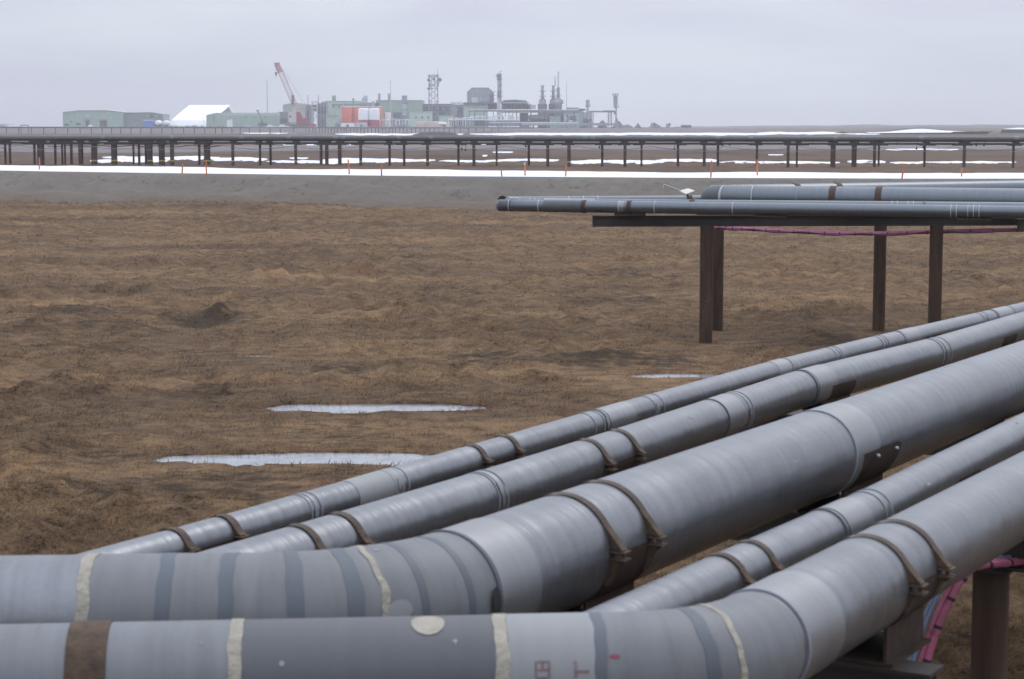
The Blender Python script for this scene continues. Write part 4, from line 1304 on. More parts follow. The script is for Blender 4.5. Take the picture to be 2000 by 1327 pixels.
for u, wpx in PILES:
    near_ = 1.0 if wpx >= 6 else -1.0
    x = (u - 1000) / FOC * 247
    x = (u - 1000) / FOC * (pl_at(x) + near_ * 1.0)
    y = pl_at(x) - near_ * 1.0 if wpx < 9 else pl_at(x)
    if wpx >= 9: lab, gp = 'broad rust brown pile under the long pipeline', 'broad piles of the long pipeline'
    elif wpx >= 5.5: lab, gp = 'medium rust brown pile under the long pipeline', 'medium piles of the long pipeline'
    else: lab, gp = 'slender rust brown pile under the long pipeline', 'slender piles of the long pipeline'
    if u in banded: lab += ' with a faded yellow band'; gp = 'banded ' + gp
    root = thing('pipeline_pile', lab, 'pile', (x, y, 0), gp)
    rr = wpx * y / FOC / 2
    mb = MB(); mb.cyl((x, y, -.4), (x, y, 2.62), rr, n=14)
    mb.build('post', M['far_pile'], root)
    wv = random.uniform(.8, 1.7)
    mb = MB(); mb.box((x + random.uniform(-.5, .5), pl_at(x), 2.76), (wv + rr * 2, 1.2, .26)); mb.box((x, pl_at(x), 2.98), (rr * 2 + .5, .5, .20))
    mb.build('crosshead', M['steel'], root)
    if u in banded:
        mb = MB(); mb.cyl((x, y, .52), (x, y, .68), rr + .012, n=14)
        mb.build('yellow_band', M['yellow'], root)
# sagging wires from pile to pile
for k, (dz, m_, lab) in enumerate(((0, M['purple'], 'upper sagging wire strung along the long pipeline piles'), (-.16, M['plantgrey'], 'lower sagging wire strung along the long pipeline piles'))):
    mb = MB(); P = []
    us = np.linspace(-40, 2040, 400)
    for u in us:
        x = (u - 1000) / FOC * 245
        ph = (u % 141.0) / 141.0 if k == 0 else ((u + 30) % 187.0) / 187.0
        P.append((x, pl_at(x) - 1.3, 2.52 + dz - .42 * (1 - (2 * ph - 1) ** 2)))
    mb.tube(P, .025, 5)
    tag(mb.build('sagging_wire', m_, loc=P[200]), lab, 'wire')
x0, x1 = (60 - 1000) / FOC * 247, (420 - 1000) / FOC * 247
P = [(x0 + (x1 - x0) * k / 40, pl_at(x0 + (x1 - x0) * k / 40) + 1.2, 2.42 - .06 * math.sin(k * .9)) for k in range(41)]
tag(MB().tube(P, .07, 6).build('cable_bundle', M['pink'], loc=P[20]), 'faint pink cable run behind the crowded left piles of the long pipeline', 'cable')
# dumbbell dampers hung below the pipe
for u, v in ((902, 291.5), (909, 293), (1027, 286.5), (1171, 288), (1317, 291.5), (1411, 284), (1425, 283), (1587, 281), (1752, 281.5), (1790, 290.5), (1803, 288.5), (1862, 282), (1907, 284), (1922, 284)):
    p = at_y(u, v, pl_at((u - 1000) / FOC * 244) - .7)
    root = thing('pipe_damper', 'small black weight hanging on a rod under the long pipeline', 'damper', (p[0], p[1], 2.9), 'black damper weights')
    mb = MB(); mb.cyl((p[0] + .1, p[1], 3.05), (p[0], p[1], p[2]), .03, n=6); mb.build('rod', M['steel'], root)
    mb = MB(); mb.lathe((p[0], p[1], p[2] - .12), [(.03, 0), (.12, .04), (.12, .2), (.03, .24)], 10); mb.build('weight', M['black'], root)

# dark gravel heaps beyond the long pipeline
def heap(label, u, hw_, vtop, y, m, zb=0.0, name='gravel_heap', sharp=1.6, seed=1, flat=.0):
    c = at_y(u, vtop, y); H = c[2] - zb; W = hw_ * y / FOC
    n, k = 36, 8
    V = [(c[0], y, zb + H)]
    for j in range(1, k + 1):
        q = j / k
        for i in range(n):
            a = 2 * math.pi * i / n
            rr = q * (1 + .25 * (float(fbm(np.array([math.cos(a) * 2 + seed]), np.array([math.sin(a) * 2.0]), 2, seed)[0]) - .5))
            z = H * max(0, 1 - max(0, (q - flat) / (1 - flat)) ** sharp) * (1 + .12 * (random.random() - .5)) - (.4 if j == k else 0)
            V.append((c[0] + W * rr * math.cos(a), y + W * .8 * rr * math.sin(a), zb + z))
    F = [(0, 1 + i, 1 + (i + 1) % n) for i in range(n)]
    F += [(1 + j * n + i, 1 + (j + 1) * n + i, 1 + (j + 1) * n + (i + 1) % n, 1 + j * n + (i + 1) % n) for j in range(k - 1) for i in range(n)]
    mb = MB(); mb.add(V, F, True)
    return tag(mb.build(name, m, loc=(c[0], y, zb)), label, 'heap')
M['darkheap'] = mat('dark_peat', (0.055, 0.045, 0.045), .95, var=.3, scale=.5)
heap('broad dark mound of peat just above the long pipeline', 852, 62, 258.4, 640, M['darkheap'], sharp=2.2, flat=.25)
heap('long low grey mound above the pipeline below the red crane', 600, 70, 259.2, 640, M['brownheap'], sharp=2.0, flat=.3, seed=5)

# ------------------------------------------------------------------ far pipeline in front of the plant
FZ = 4.15
fpts = [(-520, 1225, FZ), (-330, 1225, FZ), (-80, 1330, FZ - .25), (15, 1375, FZ - .35)]
FP = Path(fpts, step=6.0)
Pipe('pipeline', 'far thin pipeline on many posts in front of the green plant', FP, .36, M['rack_pipe'], n=12)
FP2 = Path([(a, b + 2.5, c - .25) for a, b, c in fpts], step=6.0)
Pipe('pipeline', 'darker second line behind the far thin pipeline', FP2, .34, M['rack_pipe_dark'], n=12)
FPOST = [-5, 18, 42, 66, 90, 113, 137, 161, 183, 204, 222, 240, 260, 279, 299, 320, 340, 362, 383, 403, 424, 437, 456, 472, 490, 510, 530, 550, 575] + [600, 606, 613, 618, 626, 631, 637, 643, 649, 655, 661, 668, 674, 679, 686, 693, 699, 706, 713, 720, 727, 735, 741, 748, 755, 761, 768, 774, 782, 789, 796, 805, 813, 822, 831, 840, 849, 858, 868, 878, 889, 900, 915, 930, 945, 960, 974]
proto = None
FXS = np.array([q[0] for q in fpts]); FYS = np.array([q[1] for q in fpts])
for u in FPOST:
    y = 1250.0
    for _ in range(12): y = float(np.interp((u - 1000) / FOC * y, FXS, FYS))
    x = (u - 1000) / FOC * y
    if x > 14: continue
    if proto is None:
        proto = thing('far_post', 'small dark post under the far thin pipeline', 'post', (x, y, 0), 'posts of the far thin pipeline')
        mb = MB(); mb.cyl((x, y, -.5), (x, y, 3.5), .28, n=8); mb.build('post', M['far_pile'], proto)
        mb = MB(); mb.box((x, y + 1.2, 3.6), (.6, 3.6, .3)); mb.build('crosshead', M['steel'], proto)
    else:
        c = proto.copy(); COL.objects.link(c); c.location = (x, y, 0); c['_o'] = (x, y, 0)
        for ch in proto.children:
            d = ch.copy(); COL.objects.link(d); d.parent = c

# ------------------------------------------------------------------ the plant
PADZ = 3.3
DP = 1450.0
mb = MB()
pad = [(-430, 1395), (120, 1395), (160, 1440), (160, 1900), (-480, 1900)]
n = len(pad)
Vp = [(x, y, PADZ) for x, y in pad] + [((x + 110) * 1.06 - 110, 1900 + 80 if y > 1800 else y - 55, -.6) for x, y in pad]
mb.add(Vp, [tuple(range(n))] + [(k, n + k, n + (k + 1) % n, (k + 1) % n) for k in range(n)])
M['padgravel'] = mat('plant_pad_gravel', (0.095, 0.080, 0.078), .95, var=.25, scale=.05, stretch=(.4, 1, 1))
tag(mb.build('gravel_pad', M['padgravel']), kind='structure')

def X(u, D=DP): return (u - 1000) / FOC * D * (1.0)
def Zv(v, D=DP): return float(at_y(1000, v, D)[2])
def S(px, D=DP): return px * D / FOC
def fb(mb, u0, u1, v0, v1, D=DP, dep=10.0, y0=0.0):
    """block seen between photo columns u0..u1 and rows v0 (top)..v1"""
    mb.span(X(u0, D), X(u1, D), D + y0, D + y0 + dep, Zv(v1, D) if v1 is not None else PADZ - .2, Zv(v0, D)); return mb
def base(u, D=DP): return (X(u, D), D, PADZ)
GB = None
def fprism(mb, pts, D, dep, y0=0.0):
    mb.prism([(X(u, D), Zv(v, D) if v is not None else PADZ - .2) for u, v in pts], D + y0, D + y0 + dep); return mb
def pole(mb, u, v0, v1, D, r0, r1=None, n=8):
    mb.cyl((X(u, D), D, Zv(v1, D) if v1 is not None else PADZ - .2), (X(u, D), D, Zv(v0, D)), r0, r1, n=n); return mb
def plate(parent, name, m, u0, u1, v0, v1, D, y0=-.12):
    mb = MB(); fb(mb, u0, u1, v0, v1, D, .3, y0); return mb.build(name, m, parent)

# green warehouse
D = 1460.0
t = thing('warehouse', 'large sage green warehouse standing apart at the left of the plant', 'building', base(186, D))
fprism(MB(), [(128, None), (245, None), (245, 219.6), (212, 216.2), (160, 216.6), (128, 219.8)], D, 34).build('wall', M['green'], t)
mb = MB(); fprism(mb, [(127.4, 219.9), (160, 216.5), (212, 216.1), (245.6, 219.7), (245.6, 218.9), (212, 215.4), (160, 215.8), (127.4, 219.1)], D, 35, -.5); mb.build('roof', M['greenroof'], t)
plate(t, 'door', M['darkdoor'], 172.5, 179, 236, 249, D); plate(t, 'door', M['darkdoor'], 199.5, 213.5, 236, 249, D)
plate(t, 'canopy', M['greengrey'], 169.5, 182, 234, 236, D, -1.4); plate(t, 'canopy', M['greengrey'], 197.5, 215, 233.6, 235.6, D, -1.4)
for u0, u1, v0, v1 in ((131, 139, 242, 246), (154, 162.5, 240.5, 245), (143.5, 145.5, 235.5, 240)): plate(t, 'window', M['darkdoor'], u0, u1, v0, v1, D)
plate(t, 'vent', M['greenroof'], 174, 180, 225, 229.5, D, -.6)
mb = MB(); pole(mb, 158, 213, 216.6, D + 3, .12); mb.build('antenna', M['plantdark'], t)
plate(t, 'lamp', M['lamp'], 214.2, 216, 220.3, 221.6, D, -.5)
# grey shed
t = thing('shed', 'dark grey green shed joined beside the large warehouse', 'building', base(283, D))
fprism(MB(), [(245.8, None), (322, None), (322, 224), (300, 220.4), (256, 221.2), (245.8, 222.5)], D + 4, 30).build('wall', M['greengrey'], t)
fprism(MB(), [(245.8, 222.4), (256, 221.1), (300, 220.3), (322.6, 224), (322.6, 223.2), (300, 219.5), (245.8, 220.6)], D + 4, 31, -.5).build('roof', M['plantgrey'], t)
plate(t, 'vent', M['darkdoor'], 297.5, 304, 224, 231, D + 4)
plate(t, 'lamp', M['lamp'], 291, 292.6, 225.6, 227, D + 4, -.5); plate(t, 'lamp', M['lamp'], 309.6, 311.2, 225.6, 227, D + 4, -.5)
plate(t, 'door', M['plantgrey'], 263, 275, 240, 249, D + 4)
# blue container and white tanks
D2 = 1440.0
t = thing('container', 'bright blue shipping container in front of the grey shed', 'container', base(295, D2))
MB().span(X(284, D2), X(305, D2), D2, D2 + 6, PADZ, Zv(235.8, D2)).build('box', M['blue'], t)
plate(t, 'snow_cap', M['whitepaint'], 284, 305, 234.6, 235.8, D2, 0)
for u, lab in ((311.5, 'white round tank end beside the blue container'), (326.5, 'white round tank end standing against the tent edge')):
    t = thing('storage_tank', lab, 'tank', base(u, D2))
    c = (X(u, D2), D2, Zv(240.6, D2)); rr = S(5.2, D2)
    mb = MB(); mb.cyl(c, (c[0], D2 + 9, c[2]), rr, n=20); mb.cyl(c, (c[0], D2 - .8, c[2]), rr, rr * .5, n=20); mb.build('shell', M['whitepaint'], t)
    mb = MB(); mb.box((c[0], D2 + 2, (PADZ + c[2]) / 2 - rr / 2), (rr * 1.3, .8, c[2] - PADZ)); mb.box((c[0], D2 + 7, (PADZ + c[2]) / 2 - rr / 2), (rr * 1.3, .8, c[2] - PADZ)); mb.build('cradle', M['plantdark'], t)
def vehicle(lab, u, wpx, hpx, m, D, cab=.35, grp=None):
    W = S(wpx, D); Hh = S(hpx, D); x0 = X(u, D) - W / 2
    t = thing('pickup_truck', lab, 'truck', (X(u, D), D, PADZ), grp)
    mb = MB(); mb.span(x0, x0 + W, D, D + 2.2, PADZ + .5, PADZ + .5 + (Hh - .5) * .5); mb.prism([(x0 + W * .12, PADZ + .5 + (Hh - .5) * .5), (x0 + W * .62, PADZ + .5 + (Hh - .5) * .5), (x0 + W * .56, PADZ + Hh), (x0 + W * .22, PADZ + Hh)], D + .1, D + 2.1)
    mb.build('body', m, t)
    for q in (.2, .8):
        mb = MB(); mb.cyl((x0 + W * q, D - .1, PADZ + .42), (x0 + W * q, D + 2.3, PADZ + .42), .42, n=12); mb.build('wheel', M['black'], t)
vehicle('small white pickup parked by the warehouse door', 181.5, 12, 7, M['whitepaint'], 1432)
# white tent
D3 = 1475.0
t = thing('fabric_shelter', 'big white fabric shelter with sloping ends', 'shelter', base(388, D3))
zb, zt = PADZ - .2, Zv(205.2, D3)
V = []
xa0, xa1, xt0, xt1 = X(323, D3), X(412, D3), X(361, D3), X(448, D3)
# arched cross-section running to the right and slightly away
secs = []
nx = 12
for (x0, yo, xoff) in ((0, 0, 0),):
    pass
prof_ = [(0, 0), (.03, .20), (.12, .36), (.32, .68), (.5, 1.0), (.62, 1.0), (.80, .70), (.97, .22), (1.0, 0)]
def tent_pts(x_left, x_ridge, yn, yf):
    return [(x_left + (x_ridge - x_left) * hgt_, yn + (yf - yn) * q, zb + (zt - zb) * hgt_) for q, hgt_ in prof_]
Lp = [(X(323, D3) + (X(366, D3) - X(323, D3)) * (h ** 1.0), D3 + 40 * q, zb + (zt - zb) * h) for q, h in ((0, 0), (.0, .12), (.05, .35), (.25, .72), (.5, 1.0), (.75, .72), (.95, .35), (1, .12), (1, 0))]
Rp = [(X(406, D3) + (X(446, D3) - X(406, D3)) * (h ** 1.0), D3 + 40 * q, zb + (zt - zb) * h) for q, h in ((0, 0), (.0, .12), (.05, .35), (.25, .72), (.5, 1.0), (.75, .72), (.95, .35), (1, .12), (1, 0))]
mb = MB(); k = len(Lp)
mb.add(Lp + Rp, [(i, k + i, k + i + 1, i + 1) for i in range(k - 1)] + [tuple(range(k)), tuple(range(2 * k - 1, k - 1, -1))])
mb.build('canopy', M['tent'], t)
mb = MB()
fprism(mb, [(406, None), (470, None), (452, 212), (446.5, 205.4)], D3 + 24, 14); mb.build('end_wall', M['plantlight'], t)
# low green building
D4 = 1445.0
t = thing('workshop', 'long low pale green workshop with a white roller door', 'building', base(470, D4))
fprism(MB(), [(406.5, None), (545, None), (545, 225.6), (443, 225.6), (425, 220.8), (406.5, 225)], D4, 26).build('wall', M['green'], t)
fprism(MB(), [(425, 220.6), (545, 220.6), (545.6, 225.5), (443, 225.5)], D4 + .5, 25, 0).build('roof', M['greenroof'], t)
plate(t, 'door', M['whitepaint'], 446.5, 457.5, 234.4, 248, D4); plate(t, 'lamp', M['lamp'], 454, 456, 233, 234.2, D4, -.5)
plate(t, 'downpipe', M['darkdoor'], 420.8, 422, 227, 243, D4)
for u in (482, 500, 520): plate(t, 'vent', M['greengrey'], u, u + 3, 228, 231, D4)
def light_mast(lab, u, v0, v1, D, head=True, r=.28, m=None, wide=3.0):
    t = thing('light_mast', lab, 'mast', base(u, D))
    mb = MB(); pole(mb, u, v0, None, D, r, r * .6); mb.build('pole', m or M['plantgrey'], t)
    if head:
        mb = MB(); fb(mb, u - wide, u + wide, v0 - .8, v0 + .8, D, 1.5, -.7); mb.build('lamp_head', M['lamp'], t)
light_mast('slender white light mast in front of the white shelter', 401.5, 211, None, 1438, True, .18, M['whitepaint'], 1.2)
light_mast('tall thin grey mast between the shelter and the red crane', 525.3, 155.5, None, 1452, True, .30, M['plantgrey'], 1.6)
light_mast('white light mast with a T head rising behind the orange silos', 764.6, 159.6, None, 1500, True, .42, M['plantlight'], 3.8)
light_mast('thin light mast standing right of the tall chimney', 1106, 160.5, None, 1470, True, .24, M['plantgrey'], 1.6)
light_mast('dark vent pipe rising behind the red crane body', 604.4, 186, None, 1475, False, .32, M['plantdark'])
light_mast('dark vent pipe rising over the grey stair tower', 624.8, 186, None, 1476, False, .32, M['plantdark'])

# row of equipment in front of the shelter
for i, u in enumerate([333, 338, 345, 352, 358, 364, 370, 376, 382, 388, 394, 407, 413, 420, 428, 436, 441, 462, 470, 478, 486]):
    D = 1428 + (i % 3) * 3
    w_, h_ = random.uniform(4, 7), random.uniform(3.4, 5.4)
    t = thing('equipment_skid', 'grey brown equipment skid in the row before the white shelter', 'equipment', base(u, D), 'equipment skids in a row')
    x0, x1 = X(u, D), X(u + w_, D)
    mb = MB(); mb.span(x0, x1, D, D + 2.5, PADZ, PADZ + .5); mb.build('frame', M['plantdark'], t)
    mb = MB(); mb.cyl((x0 + .2, D + 1.2, PADZ + S(h_) * .45), (x1 - .2, D + 1.2, PADZ + S(h_) * .45), S(h_) * .3, n=10); mb.span(x0 + (x1 - x0) * random.uniform(.1, .5), x0 + (x1 - x0) * random.uniform(.55, .9), D + .2, D + 2, PADZ + .5, PADZ + S(h_)); mb.build('machine', [M['brownheap'], M['plantgrey'], M['plantdark']][i % 3], t)
vehicle('white pickup parked near the foot of the red crane', 532, 20, 6.5, M['whitepaint'], 1425)
vehicle('white van like truck next in line beneath the red crane', 556, 22, 6.8, M['whitepaint'], 1427)
vehicle('long pale truck parked before the low workshop', 489, 18, 5, M['plantlight'], 1424)

# lattice helper
def lattice(mb, p0, p1, w0, w1, t=.22, bays=10, side=None):
    p0, p1 = Vector(p0), Vector(p1)
    ax = (p1 - p0).normalized()
    e1 = Vector((0, 1, 0)); e1 = (e1 - ax * ax.dot(e1)).normalized(); e2 = ax.cross(e1)
    rings = []
    for k in range(bays + 1):
        q = k / bays; c = p0 + (p1 - p0) * q; w_ = (w0 + (w1 - w0) * q) / 2
        rings.append([c + e1 * w_ * a + e2 * w_ * b for a, b in ((-1, -1), (1, -1), (1, 1), (-1, 1))])
    for j in range(4): mb.bar(rings[0][j], rings[-1][j], t)
    for k in range(bays):
        for j in range(4):
            a, b = (rings[k][j], rings[k + 1][(j + 1) % 4]) if k % 2 else (rings[k][(j + 1) % 4], rings[k + 1][j])
            mb.bar(a, b, t * .6)
            mb.bar(rings[k][j], rings[k][(j + 1) % 4], t * .5)
    return mb
# crawler crane
DC = 1432.0
def cp(u, v, dy=0): return tuple(at_y(u, v, DC + dy))
t = thing('crawler_crane', 'tall red and cream lattice boom crane working left of the silos', 'crane', base(590, DC))
lattice(MB(), cp(575, 204), cp(548, 141), 3.4, 3.2, .24, 12).build('boom', M['craneboom'], t)
tipb = lattice(MB(), cp(548, 141), cp(539.5, 124.5), 3.2, 2.6, .5, 5)
tipb.bar(cp(535.2, 123.4), cp(546, 126.2), .9); tipb.bar(cp(539, 126), cp(545.5, 122.8), 1.0)
tipb.build('boom_tip', M['cranered'], t)
mb = MB(); mb.bar(cp(537, 125), cp(539.2, 141), .09); mb.lathe(cp(539.3, 148), [(.1, 0), (.5, .4), (.9, 1.2), (.9, 2.0), (.5, 2.5), (.1, 2.6)], 12); mb.bar(cp(539.3, 148), cp(539.3, 151), .45)
mb.build('hook_block', M['plantdark'], t)
mb = MB(); mb.bar(cp(546.5, 124), cp(597, 204), .13); mb.bar(cp(552, 138), cp(594, 205), .13); mb.build('pendant_line', M['plantgrey'], t)
mb = MB(); fb(mb, 572.3, 577.2, 185.5, 203, DC, 2); mb.build('mast', M['plantdark'], t)
mb = MB(); lattice(mb, cp(577, 208), cp(596, 207.5), 2.6, 2.2, .4, 5); lattice(mb, cp(585, 208), cp(594, 232), 2.2, 1.0, .35, 6); mb.bar(cp(597, 206), cp(594, 231), .5); mb.bar(cp(592, 207), cp(593, 231), .4); mb.build('gantry', M['cranepale'], t)
mb = MB(); fb(mb, 573, 584, 208, 219, DC, 4, .5); fb(mb, 566, 581, 219, 239, DC, 5); mb.build('counterweight', M['cranepale'], t)
mb = MB(); fprism(mb, [(581, 219), (588, 219), (593, 230), (602, 231), (604.5, 247), (582, 247)], DC, 5, .4); mb.build('body', M['cranered'], t)
mb = MB(); fb(mb, 566, 606, 243.6, 249.4, DC, 2.2, -2.6); fb(mb, 566, 606, 243.6, 249.4, DC, 2.2, 5.5); mb.build('track', M['plantdark'], t)
mb = MB(); fb(mb, 604, 619, 242.4, 248, DC, 3, 0); mb.build('outrigger_box', M['cranered'], t)
plate(t, 'cab_window', M['darkdoor'], 567.5, 571.5, 226, 230, DC, -.2)
# small crane
D = 1436.0
t = thing('mobile_crane', 'small grey green mobile crane with a short raised boom', 'crane', base(514, D))
mb = MB(); mb.cyl(at_y(515, 240, D), at_y(503.5, 217.5, D), .75, .45, n=4); mb.box(at_y(503.2, 216.6, D), (1.6, 1, 1.2)); mb.build('boom', M['greengrey'], t)
mb = MB(); fb(mb, 507, 524, 241, 246.5, D, 3); fb(mb, 512, 517, 237, 241, D, 3); mb.build('carrier', M['plantdark'], t)
for u in (509.5, 514, 521.5):
    mb = MB(); c = at_y(u, 247, D); mb.cyl((c[0], D - .2, PADZ + .6), (c[0], D + 3.2, PADZ + .6), .65, n=12); mb.build('wheel', M['black'], t)

# process buildings, left part
def block(lab, u0, u1, v0, D, dep, m, name='process_building', roof=None, top=None, v1=None):
    t = thing(name, lab, 'building', base((u0 + u1) / 2, D))
    poly = [(u0, v1), (u1, v1)] + (top or [(u1, v0), (u0, v0)])
    fprism(MB(), poly, D, dep).build('wall', m, t)
    mb = MB()
    tp = list(reversed(top)) if top else [(u0, v0), (u1, v0)]
    up = [(a + (-.5 if i == 0 else .5 if i == len(tp) - 1 else 0), b) for i, (a, b) in enumerate(tp)]
    fprism(mb, up + [(a, b - .8) for a, b in reversed(up)], D, dep + 1, -.5)
    mb.build('roof', roof or M['greenroof'], t)
    return t
t = block('green gabled building behind the cream crane body', 555.5, 600, 203, 1490, 20, M['green'], top=[(600, 204), (583, 202.5), (570, 202.8), (555.5, 206)])
t = block('dark grey module left of the crane base', 546.5, 566, 219.4, 1462, 9, M['greengrey'])
plate(t, 'window', M['darkdoor'], 550, 563, 232, 240, 1462)
t = block('dark steel framed module between the crane and stair tower', 599, 612, 205.5, 1480, 12, M['plantgrey'])
plate(t, 'cladding', M['greengrey'], 599, 612, 205.5, 213, 1480, -.6); plate(t, 'door', M['darkdoor'], 602, 606, 216, 244, 1480)
t = thing('stair_tower', 'pale open stair tower beside the crane', 'tower', base(617, 1465))
mb = MB()
for u in (611.6, 621.8):
    for y0 in (0, 4): mb.bar((X(u, 1465), 1465 + y0, PADZ), (X(u, 1465), 1465 + y0, Zv(198, 1465)), .45)
for v in (198, 204, 212, 219, 227, 235): fb(mb, 611.6, 621.8, v, v + .7, 1465, 4)
for v, s_ in ((204, 1), (212, -1), (219, 1), (227, -1), (235, 1)):
    mb.bar((X(612 if s_ > 0 else 621.5, 1465), 1467, Zv(v, 1465)), (X(621.5 if s_ > 0 else 612, 1465), 1467, Zv(v - 7.2, 1465)), .4)
mb.build('frame', M['plantlight'], t)
plate(t, 'panel', M['darkdoor'], 613, 620.6, 205.5, 210, 1465, .6); plate(t, 'panel', M['plantgrey'], 612.5, 621, 211, 218, 1465, 1.5)
t = block('dark machinery module hung with pipework left of the pale green hall', 622, 641, 203, 1478, 10, M['plantgrey'], roof=M['plantgrey'])
plate(t, 'machinery', M['plantdark'], 623, 640, 208, 222, 1478, -.6); plate(t, 'machinery', M['greengrey'], 623.5, 638, 224, 244, 1478, -.9)
for u in (623, 629, 635, 640): plate(t, 'column', M['plantlight'], u, u + .7, 204, 246, 1478, -1.5)
t = block('pale green hall with round vents left of the orange silos', 630, 705, 199.5, 1500, 30, M['green2'], top=[(705, 198.2), (641, 198.2), (630, 200.5)])
plate(t, 'parapet', M['greengrey'], 650, 705, 203.5, 206.5, 1500)
for u in (651.5, 662.8):
    mb = MB(); c = at_y(u, 208.6, 1500); mb.cyl((c[0], 1499.2, c[2]), (c[0], 1500, c[2]), S(2.6), n=14); mb.build('vent', M['greengrey'], t)
mb = MB(); fb(mb, 651, 658, 187, 198.2, 1510, 3); mb.build('chimney', M['greengrey'], t)
for u, v in ((672.5, 204.5), (650, 221), (658.6, 221)): plate(t, 'lamp', M['lamp'], u, u + 1.8, v, v + 1.6, 1500, -.6)
t = block('low green cabin at the foot of the pale green hall', 639, 662, 227, 1468, 10, M['green2'])
for u, lab in ((0, 0),):
    mb = MB(); pole(mb, 692.3, 193.5, None, 1484, .6); fb(mb, 690, 694.6, 192.8, 194.6, 1484, 1.5, -.7)
    tag(mb.build('vent_stack', M['plantgrey'], loc=base(692.3, 1484)), 'short grey vent stack with a cap behind the silos', 'stack')
# silos
DS = 1448.0
GS = 'orange red silos'
for u0, u1, D, lab in ((668, 689, DS, 'leftmost orange red silo, seen in full width'), (687.5, 708, DS + 4, 'orange red silo half covered by the left white tank'), (706, 728, DS + 13, 'orange red silo showing only between the two white tank tops'), (727, 747.5, DS + 12, 'rightmost orange red silo, peeking out beside the right white tank')):
    t = thing('silo', lab, 'silo', base((u0 + u1) / 2, D), GS)
    c = ((X(u0, D) + X(u1, D)) / 2, D + S((u1 - u0) / 2, D), 0)
    rr = S((u1 - u0) / 2, D)
    mb = MB(); mb.lathe(c, [(rr, PADZ - .2), (rr, Zv(210, D)), (rr * .94, Zv(209, D))], 24); mb.build('shell', M['tanksilo'], t)
    mb = MB(); mb.lathe(c, [(rr * 1.02, Zv(209.6, D)), (rr * 1.02, Zv(208.6, D)), (rr * .9, Zv(208.2, D))], 24); mb.build('rim', M['cranepale'], t)
for u0, u1, lab in ((701, 722, 'left one of two white upright tanks before the silos'), (721.5, 742.4, 'right one of two white upright tanks before the silos')):
    D = DS - 16
    t = thing('storage_tank', lab, 'tank', base((u0 + u1) / 2, D), 'white upright tanks')
    c = ((X(u0, D) + X(u1, D)) / 2, D + S(10), 0); rr = S((u1 - u0) / 2, D)
    mb = MB(); mb.lathe(c, [(rr, Zv(234.6, D)), (rr, Zv(214, D)), (rr * .93, Zv(212.4, D)), (rr * .6, Zv(211.6, D))], 24); mb.build('shell', M['whitepaint'], t)
    mb = MB(); mb.lathe(c, [(rr * .98, PADZ - .2), (rr * .98, Zv(234.6, D))], 24); mb.build('skirt', M['cranered'], t)
t = thing('storage_tank', 'small cream tank right of the silos', 'tank', base(758, 1450))
mb = MB(); mb.lathe((X(758, 1450), 1454, 0), [(S(6), PADZ - .2), (S(6), Zv(221, 1450)), (S(5), Zv(220, 1450))], 18); mb.build('shell', M['cranepale'], t)
mb = MB(); fb(mb, 751, 753, 221, 232, 1449, 2); mb.build('ladder', M['cranered'], t)
for u0, u1, v, m, lab in ((656, 668, 241, M['greengrey'], 'grey arched shelter hut left of the white blocks'), (667, 694, 240.5, M['whitepaint'], 'white tarped block row at the foot of the silos'), (696, 719, 239.6, M['plantlight'], 'grey arched pipe portal below the white tanks')):
    D = 1430.0
    t = thing('hut', lab, 'hut', base((u0 + u1) / 2, D))
    n_ = 10
    poly = [(u0 + (u1 - u0) * (1 - math.cos(math.pi * k / n_)) / 2, 249 - (249 - v) * min(1, 2.6 * math.sin(math.pi * k / n_))) for k in range(n_ + 1)]
    fprism(MB(), poly, D, 6).build('shell', m, t)
    fb(MB(), u0 + (u1 - u0) * .4, u0 + (u1 - u0) * .6, 243.5, 249, D, .3, -.15).build('door', M['darkdoor'], t)
# big green building with stacks
t = block('large flat roofed green hall with two slim roof stacks', 736, 826, 196.6, 1505, 40, M['green'])
mb = MB()
for u in (742.6, 761.6):
    mb = MB(); pole(mb, u, 183, 197, 1512, .95, n=12); mb.build('chimney', M['plantgrey'], t)
plate(t, 'panel', M['plantdark'], 734.5, 742.5, 201.5, 208, 1505, -.4)
mb = MB(); fb(mb, 705, 735, 201, 232, 1500, 8); mb.build('annex', M['plantgrey'], t)
plate(t, 'duct', M['plantlight'], 728, 733, 198, 214, 1500, -1)
for v in (203, 209, 216): plate(t, 'walkway', M['plantlight'], 706, 734, v, v + .8, 1500, -1)
for u, v in ((720.4, 204), (753, 210), (816.6, 194.5)): plate(t, 'lamp', M['lamp'], u, u + 1.4, v, v + 1.2, 1499, -1)
mb = MB()
for k in range(4): pole(mb, 710 + k * 3, 187 + abs(k - 1.6) * 3, 201, 1502, .5)
mb.box(at_y(714, 190, 1502), (3, 3, 2.2)); mb.build('roof_vent', M['plantlight'], t)
t = thing('exhaust_tower', 'square silver exhaust tower in front of the large green hall', 'tower', base(791, 1492))
fb(MB(), 786.3, 796, 188, 203, 1492, 5).build('upper_duct', M['plantgrey'], t)
fb(MB(), 787.6, 794.8, 203, None, 1492, 4).build('lower_duct', M['plantlight'], t)
mb = MB()
for v in (201.5, 214, 227): fb(mb, 784.5, 797.5, v, v + .8, 1492, 6, -.8)
mb.build('walkway', M['plantdark'], t)
fb(MB(), 786.3, 796, 187.2, 188.2, 1492, 5.4, -.2).build('rim', M['plantdark'], t)
t = block('long low green cabin right of the exhaust tower', 801, 844, 218.5, 1470, 14, M['green2'])
for u in (812, 824, 836): plate(t, 'window', M['darkdoor'], u, u + 3.4, 228, 232, 1470)
t = block('dark machine house crouching left of the exhaust tower', 769, 786, 221, 1480, 10, M['plantgrey'], roof=M['plantdark'])
plate(t, 'louvre', M['plantdark'], 770, 785, 223, 231, 1480)
